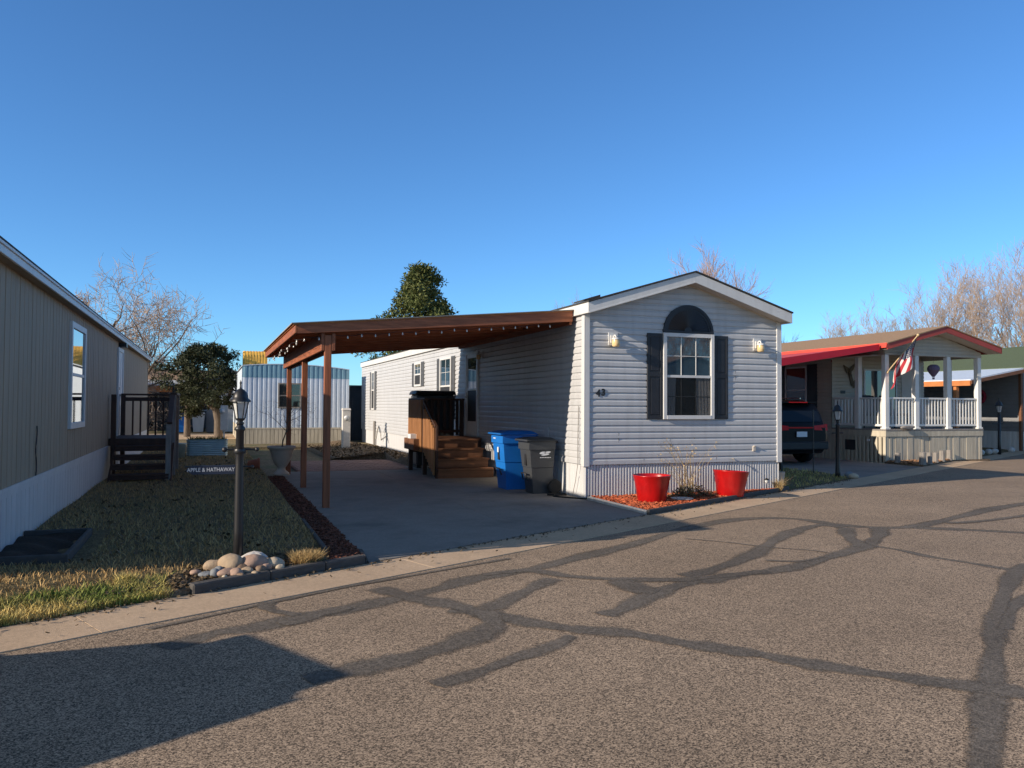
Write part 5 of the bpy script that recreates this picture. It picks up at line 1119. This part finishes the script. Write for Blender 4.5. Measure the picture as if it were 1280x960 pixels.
# ------------------------------------------------------------------ lamps, stakes in the yard between
l2 = thing('lamp_post', 'slim black lamp post in the grass corner by the neighbour driveway', 'lamp post', (13.0,13.65,.05))
mb = MB(); mb.lathe([(.0,-.02),(.06,-.02),(.055,.1),(.045,.3),(.04,1.1),(.05,1.12),(.03,1.16),(.0,1.18)], (12.75,13.75,.05), 12); mb.tube([(12.6,13.75,1.0),(12.9,13.75,1.0)], .012, 6); mb.build('pole', M['black'], l2)
lantern(l2, 12.75, 13.75, 1.22, .95)
sk = MB(); sk.tube([(12.62,14.35,0.03),(12.62,14.35,1.5)], .012, 6); tag(sk.build('garden_stake', M['black']), 'thin black stake just left of the slim lamp post', 'stake')
for i, (x, y, lab) in enumerate(((10.95,15.1,'short black post at the lawn edge near the dark car'),(12.2,14.9,'short leaning black post nearer the slim lamp post'))):
    mb = MB(); mb.bar((x,y,.02),(x-.03*i,y,.34),.07,.05); tag(mb.build('edge_post', M['black']), lab, 'short post')
for i, (x, y, lab) in enumerate(((13.2,13.9,'small pale stone right of the slim lamp post'),(12.95,13.5,'small dark stone at the foot of the slim lamp post'))):
    mb = MB(); mb.ell((x,y,.08),(.12,.08,.07),6,0,.1); tag(mb.build('yard_stone', M['rock'][3-i]), lab, 'stone')
l3 = thing('lamp_post', 'distant black lamp post before the dark wall of the green roofed home', 'lamp post', (24.6,18.75,.05))
mb = MB(); mb.lathe([(.0,-.02),(.06,-.02),(.05,.3),(.045,1.3),(.0,1.32)], (24.6,19.2,.05), 10); mb.tube([(24.3,19.2,1.05),(24.75,19.2,1.05)], .015, 6); mb.build('pole', M['black'], l3); lantern(l3, 24.6, 19.2, 1.35, 1.1)
for i, (x, y, lab) in enumerate(((22.2,18.3,'white edging stone nearest the porch'),(22.9,18.5,'white edging stone second from the porch'),(23.55,18.75,'white edging stone third from the porch'),(24.0,18.9,'white edging stone left of the distant lamp post'),(25.3,19.3,'white edging stone right of the distant lamp post'))):
    mb = MB(); mb.ell((x,y,.16),(.13,.10,.09),6,0,.12,random.Random(i)); tag(mb.build('edging_stone', M['rock'][5]), lab, 'stone', 'white edging stones')
hk = MB(); hk.tube([(24.1,19.6,.05),(24.0,19.6,1.7),(23.9,19.6,1.85),(23.8,19.6,1.75)], .012, 5); tag(hk.build('shepherd_hook', M['black']), 'tall thin black hook left of the distant lamp post', 'garden hook')
hk = MB(); hk.tube([(22.5,19.4,.05),(22.45,19.4,1.35)], .014, 5); tag(hk.build('garden_stake', M['grate']), 'thin grey stake between porch and distant lamp post', 'stake')
# ------------------------------------------------------------------ green roofed home with its own carport
gh = thing('green_roof_home', 'home with green shingle roof and white skirting at the right edge', 'mobile home', (27.5,20.6,.05))
GX0, GX1, GY0, GY1 = 27.5, 32.5, 20.6, 40.
GL = FR((GX0,GY1,0),(0,-1,0),(-1,0,0)); GF = FR((GX0,GY0,0),(1,0,0),(0,-1,0))
mb = MB(); GL.siding(mb, 0, GY1-GY0, .72, 3.0, e=.14); mb.build('side_wall', M['darkwall'] if False else M['greywall'], gh)
mb = MB(); GF.siding(mb, 0, GX1-GX0, .72, 3.7, gable_lim(0,GX1-GX0,3.0,3.75), .14); mb.build('front_wall', M['greywall'], gh)
mb = MB(); GL.ribs(mb, 0, GY1-GY0, 0, .73, .2, .01); GF.ribs(mb, 0, GX1-GX0, 0, .73, .2, .01); mb.build('skirting', M['white'], gh)
mb = MB(); mb.box(GX0-.04,GX0+.06,GY0-.04,GY0+.06,0,3.0); mb.build('corner_trim', M['deck'], gh)
gable_roof(gh, GX0-.3, GX1+.3, GY0-.4, GY1+.3, 2.98, 3.95, .06, M['shinglegreen'])
rake(gh, GX0-.3, GX1+.3, GY0-.42, 3.0, 3.97, .16, .03, M['orange'])
gc = thing('carport', 'white roofed carport with orange posts leaning on the green roofed home', 'carport', (25.5,23.,.05))
mb = MB(); mb.hexa([(24.6,20.25,2.50),(27.45,20.25,3.0),(27.45,29.,3.0),(24.6,29.,2.50),(24.6,20.25,2.56),(27.45,20.25,3.06),(27.45,29.,3.06),(24.6,29.,2.56)]); mb.build('roof', M['trail'], gc)
mb = MB(); mb.prism([(24.6,20.21,2.40),(27.45,20.21,2.88),(27.45,20.21,3.0),(24.6,20.21,2.52)], (0,.04,0)); mb.build('front_fascia', M['deck'], gc)
mb = MB(); mb.box(24.56,24.62,20.25,29.,2.34,2.52); mb.box(24.7,27.4,28.6,28.7,2.0,2.1); mb.build('side_beam', M['orange'], gc)
for y in (20.9, 24.8, 28.7): mb = MB(); mb.box(24.62,24.75,y-.06,y+.06,0,2.4); mb.build('post', M['orange'], gc)
wr = MB(); wr.lathe([(.20,-.03),(.28,.0),(.20,.03),(.10,.0),(.20,-.03)], (27.44,22.2,2.0), 16, axis='x'); tag(wr.build('wreath', M['pink']), 'round maroon wreath on the dark wall under the white carport', 'wreath')
# ------------------------------------------------------------------ trees
def bare_tree(name, label, loc, hgt, spread, seed, tm, cm, group=None, levels=4, limbs=5, first=.25, trunk_r=.22, up=.22, lean=(0,0), twigr=.011, kids=(5,5,5,4), dark=False):
    rg = random.Random(seed); t = thing(name, label, 'tree', loc, group); T = MB(); C = MB()
    def grow(p, d, ln, r, lv):
        segs = 5 if lv >= levels-1 else (4 if lv > 1 else 3); pts = [Vector(p)]; rad = [r]; d = Vector(d).normalized()
        for i in range(segs):
            d = (d + Vector((rg.gauss(0,.13), rg.gauss(0,.13), rg.gauss(0,.08) + up*(.30 if lv < levels else .1)))).normalized(); pts.append(pts[-1] + d*ln/segs); rad.append(max(twigr*.5, r*(1-.74*(i+1)/segs)))
        mb = T if lv >= (2 if dark else 3) else C; mb.tube(pts, rad, 6 if lv >= 3 else 3, caps=False)
        if lv == 0: return
        k = kids[min(lv-1, len(kids)-1)]
        for j in range(k):
            f = .28 + .72*(j + rg.random()*.9)/k; f = min(f, .985); i = min(int(f*segs), segs-1); q = pts[i].lerp(pts[i+1], f*segs-i); dd = (pts[i+1]-pts[i]).normalized()
            s = dd.cross(Vector((rg.gauss(0,1), rg.gauss(0,1), rg.gauss(0,.5)))).normalized()
            grow(q, dd*.62 + s*rg.uniform(.45,.85)*spread + Vector((0,0,up)), ln*rg.uniform(.48,.68), max(twigr, rad[i]*.52), lv-1)
    x, y, z = loc; h0 = hgt*first
    T.tube([(x,y,z-.1),(x+lean[0]*.3,y+lean[1]*.3,z+h0*.5),(x+lean[0],y+lean[1],z+h0)], [trunk_r*1.25,trunk_r,trunk_r*.9], 10)
    for i in range(limbs):
        a = 2*math.pi*(i+rg.random()*.6)/limbs; el = rg.uniform(.55,1.3); d = Vector((math.cos(a)*spread, math.sin(a)*spread, el))
        grow((x+lean[0],y+lean[1],z+h0*rg.uniform(.8,1.)), d, hgt*(1-first)*rg.uniform(.50,.66), trunk_r*.62, levels-1)
    grow((x+lean[0],y+lean[1],z+h0), (lean[0]*.1,lean[1]*.1,1), hgt*(1-first)*.62, trunk_r*.7, levels-1)
    T.build('trunk', tm, t); C.build('crown', cm, t); return t
bare_tree('bare_tree', 'wide spreading leafless tree behind the tan home roof', (-5.8,47,0), 9.3, 1.5, 101, M['bark'], M['twig'], 'leafless trees', levels=5, limbs=7, first=.14, trunk_r=.34, up=.12, kids=(6,5,5,5), twigr=.015, dark=True)
b1 = bare_tree('bare_tree', 'tall leafless tree rising behind the peak of the grey home', (34.3,51,0), 11.2, .55, 102, M['barkl'], M['twigr'], 'leafless trees', levels=5, limbs=8, first=.2, trunk_r=.24, up=.16, kids=(6,6,5,5), twigr=.012)
b2 = bare_tree('bare_tree', 'tall thin leafless tree right of the porch home roof peak', (60.5,52.5,0), 13.4, .80, 103, M['barkl'], M['twig'], 'leafless trees', levels=5, limbs=6, first=.2, trunk_r=.26, up=.20, kids=(6,5,5,5), twigr=.013)
def put(src, loc, s, rz, label):
    c = copy_tree(src); c.location = loc; c.rotation_euler = (0,0,rz); c.scale = (s,s,s); c['label'] = label; return c
put(b1, (30.0,60,0), .86, 2.1, 'distant leafless tree whose tip shows above the left roof slope of the grey home')
put(b1, (38.6,51.5,0), .74, 4.0, 'shorter leafless tree above the right roof slope of the grey home')
put(b2, (63.5,46.,0), 1.06, 1.2, 'leafless tree cut by the right edge of the picture')
put(b2, (53.,55,0), .66, 3.3, 'smaller pale leafless tree above the red roof edge')
put(b2, (72,56,0), .7, 5.0, 'low leafless tree beyond the green roof')
# brushy growth far behind, too tangled to count
def brush(name, label, x0, x1, y, h, n, seed, m):
    rg = random.Random(seed); mb = MB()
    for i in range(n):
        x = rg.uniform(x0,x1); yy = y + rg.uniform(-2,2); hh = h*rg.uniform(.4,1.)*(.7+.3*math.sin(x*.5)); p = Vector((x,yy,hh*rg.uniform(0,.5))); pts = [p]; d = Vector((rg.gauss(0,.3),rg.gauss(0,.3),1)).normalized()
        for k in range(3): d = (d+Vector((rg.gauss(0,.25),rg.gauss(0,.25),.1))).normalized(); pts.append(pts[-1]+d*hh*.2)
        mb.tube(pts, [.022,.018,.013,.008], 3, caps=False)
    return tag(mb.build(name, m), label, 'brush', kind='stuff')
brush('brushwood', 'tangled reddish leafless brush along the horizon at right', 56, 92, 62, 3.8, 1900, 7, M['twigr'])
brush('brushwood', 'tangled leafless brush behind the far homes at left', -18, 9, 72, 4.0, 1300, 8, M['twigr'])
brush('brushwood', 'leafless brush seen under the carport roof beyond the trailer', 3, 13, 64, 5.0, 900, 9, M['twig'])
def evergreen(name, label, loc, env, n, cs, ls, m, seed, trunk, cat='tree'):
    """env(h)->(cx, cy, r) for height fraction; leaf clumps through the crown's volume"""
    rg = np.random.default_rng(seed); t = thing(name, label, cat, loc); z0, z1 = env['z']; cen = []
    while len(cen) < n:
        f = rg.random(); ox, oy, r = env['f'](f); a = rg.uniform(0,2*np.pi); q = r*(rg.random()**.38)*(1+env.get('lob',.16)*np.sin(3*a+f*9)+.12*np.sin(5*a-f*17)); 
        cen.append((ox+q*np.cos(a), oy+q*np.sin(a), z0+(z1-z0)*f, q/max(r,.01), a))
    cen = np.array(cen); V = []
    k = 46; N_ = n*k
    base = np.repeat(cen[:,:3], k, 0); rad = np.repeat(cs*rg.uniform(.6,1.3,n), k)
    off = rg.normal(0,1,(N_,3)); off /= np.linalg.norm(off,axis=1)[:,None]; off *= (rad*rg.random(N_)**.5)[:,None]; off[:,2] *= .75
    c = base+off; d = off/np.maximum(np.linalg.norm(off,axis=1)[:,None],1e-6) + rg.normal(0,.55,(N_,3)); d /= np.linalg.norm(d,axis=1)[:,None]
    s = np.cross(d, rg.normal(0,1,(N_,3))); s /= np.maximum(np.linalg.norm(s,axis=1)[:,None],1e-6); L_s = ls*rg.uniform(.6,1.5,N_)
    v = np.stack([c - s*(L_s*.30)[:,None], c + s*(L_s*.30)[:,None], c + d*L_s[:,None]],1).reshape(-1,3) - np.array(loc)
    me = bpy.data.meshes.new('crown'); me.vertices.add(len(v)); me.vertices.foreach_set('co', v.ravel()); me.loops.add(len(v)); me.loops.foreach_set('vertex_index', np.arange(len(v),dtype=np.int32))
    me.polygons.add(N_); me.polygons.foreach_set('loop_start', np.arange(0,len(v),3,dtype=np.int32)); me.polygons.foreach_set('loop_total', np.full(N_,3,dtype=np.int32)); me.update(calc_edges=True); me.materials.append(m)
    o = bpy.data.objects.new('crown', me); COL.objects.link(o); o.parent = t
    mb = MB(); trunk(mb); mb.build('trunk', M['bark'], t); return t
def pine_env(f):
    r = float(np.interp(f, [0,.3,.5,.62,.68,.74,.80,.88,.95,1.], [2.9,2.9,2.35,2.0,1.55,1.25,1.15,1.0,.8,.35]))
    return (10.9 + .25*f, 44.3, r)
def pine_trunk(mb):
    mb.tube([(10.9,44.3,-.1),(10.95,44.3,5),(11.1,44.3,8.6)], [.28,.2,.06], 8)
    q = random.Random(1)
    for i in range(26): z = 1+i*.27; a = q.uniform(0,6.28); ln = 3.2*(1-z/10); mb.tube([(10.95,44.3,z),(10.95+ln*.6*math.cos(a),44.3+ln*.6*math.sin(a),z+.15),(10.95+ln*math.cos(a),44.3+ln*math.sin(a),z+.5)], [.06,.04,.015], 4, caps=False)
evergreen('pine_tree', 'dense rounded green pine rising above the carport roof', (10.9,44.3,0), {'z':(.6,9.35),'f':pine_env,'lob':.32}, 760, .40, .15, M['pine'], 5, pine_trunk)
def pine2_env(f): return (13.1, 47, 1.9*(1-f)**.55+.15)
def pine2_trunk(mb): mb.tube([(13.1,47,-.1),(13.1,47,6)], [.2,.06], 8)
evergreen('pine_tree', 'lower green pine tip showing just right of the big pine', (13.1,47,0), {'z':(.6,7.7),'f':pine2_env}, 330, .40, .16, M['pine'], 9, pine2_trunk)
JX, JY = .15, 38.6
def jun_env(f): return (JX-.32+.25*math.sin(f*6+1), JY, 1.66*math.sqrt(max(.03, 1-((f-.40)/.62)**2)))
def jun_trunk(mb):
    mb.tube([(JX+.25,JY,-.1),(JX+.22,JY,.8),(JX+.05,JY,1.7),(JX-.2,JY,2.6)], [.20,.16,.14,.06], 8)
    mb.tube([(JX+.2,JY,.9),(JX+.6,JY,1.7),(JX+.9,JY+.1,2.6)], [.11,.09,.04], 6); mb.tube([(JX+.15,JY,1.2),(JX-.6,JY,1.9),(JX-1.1,JY,2.4)], [.10,.08,.03], 6)
evergreen('juniper_tree', 'dark round crowned juniper on a short trunk beside the pale blue trailer', (JX,JY,0), {'z':(1.45,4.15),'f':jun_env,'lob':.34}, 420, .25, .10, M['junip'], 6, jun_trunk)
def cup_env(f): return (-.75, 40., .42*math.sqrt(max(.05,1-((f-.4)/.62)**2)))
mbt = lambda mb: mb.tube([(-.95,40.,-.1),(-.95,40.,2.0)], [.16,.10], 7)
evergreen('trimmed_shrub', 'narrow brown trunked shrub left of the juniper trunk', (-.95,40.,0), {'z':(1.0,2.0),'f':lambda f:(-.95,40.,.5)}, 60, .22, .10, M['junip'], 12, mbt, 'shrub')
# ------------------------------------------------------------------ homes across the back street, dark in shade under their carports
fh = thing('mobile_home', 'white mobile home across the back street, half hidden by the juniper', 'mobile home', (-5,55,0))
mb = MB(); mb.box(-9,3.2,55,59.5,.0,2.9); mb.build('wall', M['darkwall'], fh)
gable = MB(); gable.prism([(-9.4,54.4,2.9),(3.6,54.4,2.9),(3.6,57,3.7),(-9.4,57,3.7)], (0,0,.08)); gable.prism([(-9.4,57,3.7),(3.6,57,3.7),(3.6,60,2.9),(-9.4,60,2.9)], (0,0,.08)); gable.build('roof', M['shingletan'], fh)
mb = MB(); mb.box(-9.45,3.65,54.33,54.40,2.78,3.02); mb.build('fascia', M['white'], fh)
for x in (-4.2,-1.2): window(fh, FR((x,55,0),(1,0,0),(0,-1,0)), 0, 1.2, 1.1, 2.3, .06)
fc = thing('carport', 'low carport with orange beam in front of the far white home', 'carport', (-5,50,0))
mb = MB(); mb.hexa([(-9.5,49.5,2.55),(-2.0,49.5,2.55),(-2.0,54.3,2.75),(-9.5,54.3,2.75),(-9.5,49.5,2.63),(-2.0,49.5,2.63),(-2.0,54.3,2.83),(-9.5,54.3,2.83)]); mb.build('roof', M['trail'], fc)
mb = MB(); mb.box(-9.5,-2.0,49.42,49.498,2.20,2.56); mb.bar((-3.6,49.44,1.9),(-2.6,49.44,2.5),.06,.10); mb.build('beam', M['orange'], fc)
for x in (-9.3,-5.6,-2.1): mb = MB(); mb.box(x-.06,x+.06,49.5,49.62,0,2.55); mb.build('post', M['grate'], fc)
suv('parked_car', 'dark car standing under the far carport with the orange beam', (-4.2,50.0,0), 0, M['paint'])
for i, (x, y, m, lab) in enumerate(((-1.35,46.5,'blue','far bright blue bin in shade left of the juniper trunk'),(-.55,46.8,'skirt','pale far bin right of the distant blue one'))):
    t = thing('wheeled_bin', lab, 'wheeled bin', (x,y,.02))
    mb = MB(); mb.hexa([(x-.25,y-.3,.02),(x+.25,y-.3,.02),(x+.25,y+.3,.02),(x-.25,y+.3,.02),(x-.33,y-.36,1.0),(x+.33,y-.36,1.0),(x+.33,y+.36,1.0),(x-.33,y+.36,1.0)]); mb.build('body', M[m], t, .02)
    mb = MB(); mb.hexa([(x-.36,y-.42,1.0),(x+.36,y-.42,1.0),(x+.36,y+.40,1.0),(x-.36,y+.40,1.0),(x-.30,y-.34,1.09),(x+.30,y-.34,1.09),(x+.30,y+.34,1.06),(x-.30,y+.34,1.06)]); mb.build('lid', M[m], t, .02)
    for s in (-1,1): mb = MB(); mb.lathe([(.0,-.03),(.12,-.03),(.12,.03),(.0,.03)], (x+s*.3,y+.33,.13), 12, axis='x'); mb.build('wheel', M['rubber'], t)
# homes behind the photographer, mirrored in the window panes
def plain_home(label, x0, x1, y0, y1, wall, roofm):
    t = thing('mobile_home', label, 'mobile home', ((x0+x1)/2,(y0+y1)/2,0)); mb = MB(); mb.box(x0,x1,y0,y1,.7,3.0); mb.prism([(x0,y0,3.0),(x1,y0,3.0),((x0+x1)/2,y0,3.6)], (0,y1-y0,0)); mb.build('wall', wall, t)
    mb = MB(); mb.box(x0+.02,x1-.02,y0+.02,y1-.02,0,.7); mb.build('skirting', M['skirt'], t); gable_roof(t, x0-.2,x1+.2,y0-.2,y1+.2,3.0,3.72,.05,roofm)
    window(t, FR((x1,y1,0),(-1,0,0),(0,1,0)), 1.2, 2.6, 1.3, 2.7); return t
plain_home('tan home across the street behind the camera', 2.0, 6.4, -26, -8.5, M['tan'], M['shingle'])
plain_home('pale home across the street behind the camera, further right', 17., 21.4, -22, -5.5, M['beige'], M['shingletan'])
b4 = put(b2, (24.5,-15,0), .6, .4, 'leafless tree across the street behind the camera')

# ------------------------------------------------------------------ sky, sun, camera
SUN = Vector((1,.165,-.385)).normalized()
elev = math.asin(-SUN.z); az = math.atan2(-SUN.x, -SUN.y)
w = bpy.data.worlds.new('World'); SC.world = w; w.use_nodes = True; nt = w.node_tree
sky = nt.nodes.new('ShaderNodeTexSky'); sky.sky_type = 'NISHITA'; sky.sun_disc = False; sky.sun_elevation = elev; sky.sun_rotation = az % (2*math.pi)
sky.altitude = 1600; sky.air_density = 1.0; sky.dust_density = .35; sky.ozone_density = 1.6
def nn(t, **k):
    n = nt.nodes.new(t)
    for a, b in k.items(): setattr(n, a, b)
    return n
# added sky tint: blue low down, warmed overhead and sunward to mute blue shade
tc = nn('ShaderNodeTexCoord'); dp = nn('ShaderNodeVectorMath', operation='DOT_PRODUCT'); nt.links.new(tc.outputs['Generated'], dp.inputs[0]); dp.inputs[1].default_value = -SUN
mr = nn('ShaderNodeMapRange'); mr.inputs['From Min'].default_value = .85; mr.inputs['From Max'].default_value = .25; nt.links.new(dp.outputs['Value'], mr.inputs['Value'])
tn = nn('ShaderNodeMix', data_type='RGBA'); tn.inputs[6].default_value = (1.06,.97,.86,1); tn.inputs[7].default_value = (.54,.95,1.34,1)
sz = nn('ShaderNodeSeparateXYZ'); nt.links.new(tc.outputs['Generated'], sz.inputs[0]); mz = nn('ShaderNodeMapRange'); mz.inputs['From Min'].default_value = .5; mz.inputs['From Max'].default_value = .95; mz.inputs['To Min'].default_value = 1.; mz.inputs['To Max'].default_value = .0; nt.links.new(sz.outputs['Z'], mz.inputs['Value'])
mm = nn('ShaderNodeMath', operation='MULTIPLY'); nt.links.new(mr.outputs[0], mm.inputs[0]); nt.links.new(mz.outputs[0], mm.inputs[1]); nt.links.new(mm.outputs[0], tn.inputs[0])
mu = nn('ShaderNodeMix', data_type='RGBA', blend_type='MULTIPLY'); mu.inputs[0].default_value = 1.; nt.links.new(sky.outputs[0], mu.inputs[6]); nt.links.new(tn.outputs[2], mu.inputs[7])
nt.links.new(mu.outputs[2], nt.nodes['Background'].inputs[0]); nt.nodes['Background'].inputs[1].default_value = .115
sd_ = bpy.data.lights.new('sun', 'SUN'); sd_.energy = 5.0; sd_.angle = R(.5); sd_.color = (1,.86,.70)
so = bpy.data.objects.new('sun', sd_); COL.objects.link(so); so.rotation_euler = SUN.to_track_quat('-Z','Y').to_euler(); so.location = (-30,-10,20)
cam = bpy.data.cameras.new('camera'); cam.sensor_width = 36; cam.sensor_fit = 'HORIZONTAL'; cam.lens = 1000/1280*36; cam.clip_start = .05; cam.clip_end = 3000
co = bpy.data.objects.new('camera', cam); COL.objects.link(co); SC.camera = co
yaw, pit, rol = R(20.7), R(1.55), R(.35)
F0 = Vector((math.sin(yaw),math.cos(yaw),0)); R0 = Vector((math.cos(yaw),-math.sin(yaw),0)); U0 = Vector((0,0,1))
Fw = F0*math.cos(pit)+U0*math.sin(pit); Up = U0*math.cos(pit)-F0*math.sin(pit); Rt = R0*math.cos(rol)+Up*math.sin(rol); Up = Rt.cross(Fw)
mx = Matrix((Rt, Up, -Fw)).transposed().to_4x4(); mx.translation = Vector((0,0,1.55)); co.matrix_world = mx
SC.view_settings.view_transform = 'Standard'; SC.view_settings.look = 'None'; SC.view_settings.gamma = 1; SC.view_settings.exposure = .3
SC.cycles.max_bounces = 6; SC.cycles.use_denoising = True
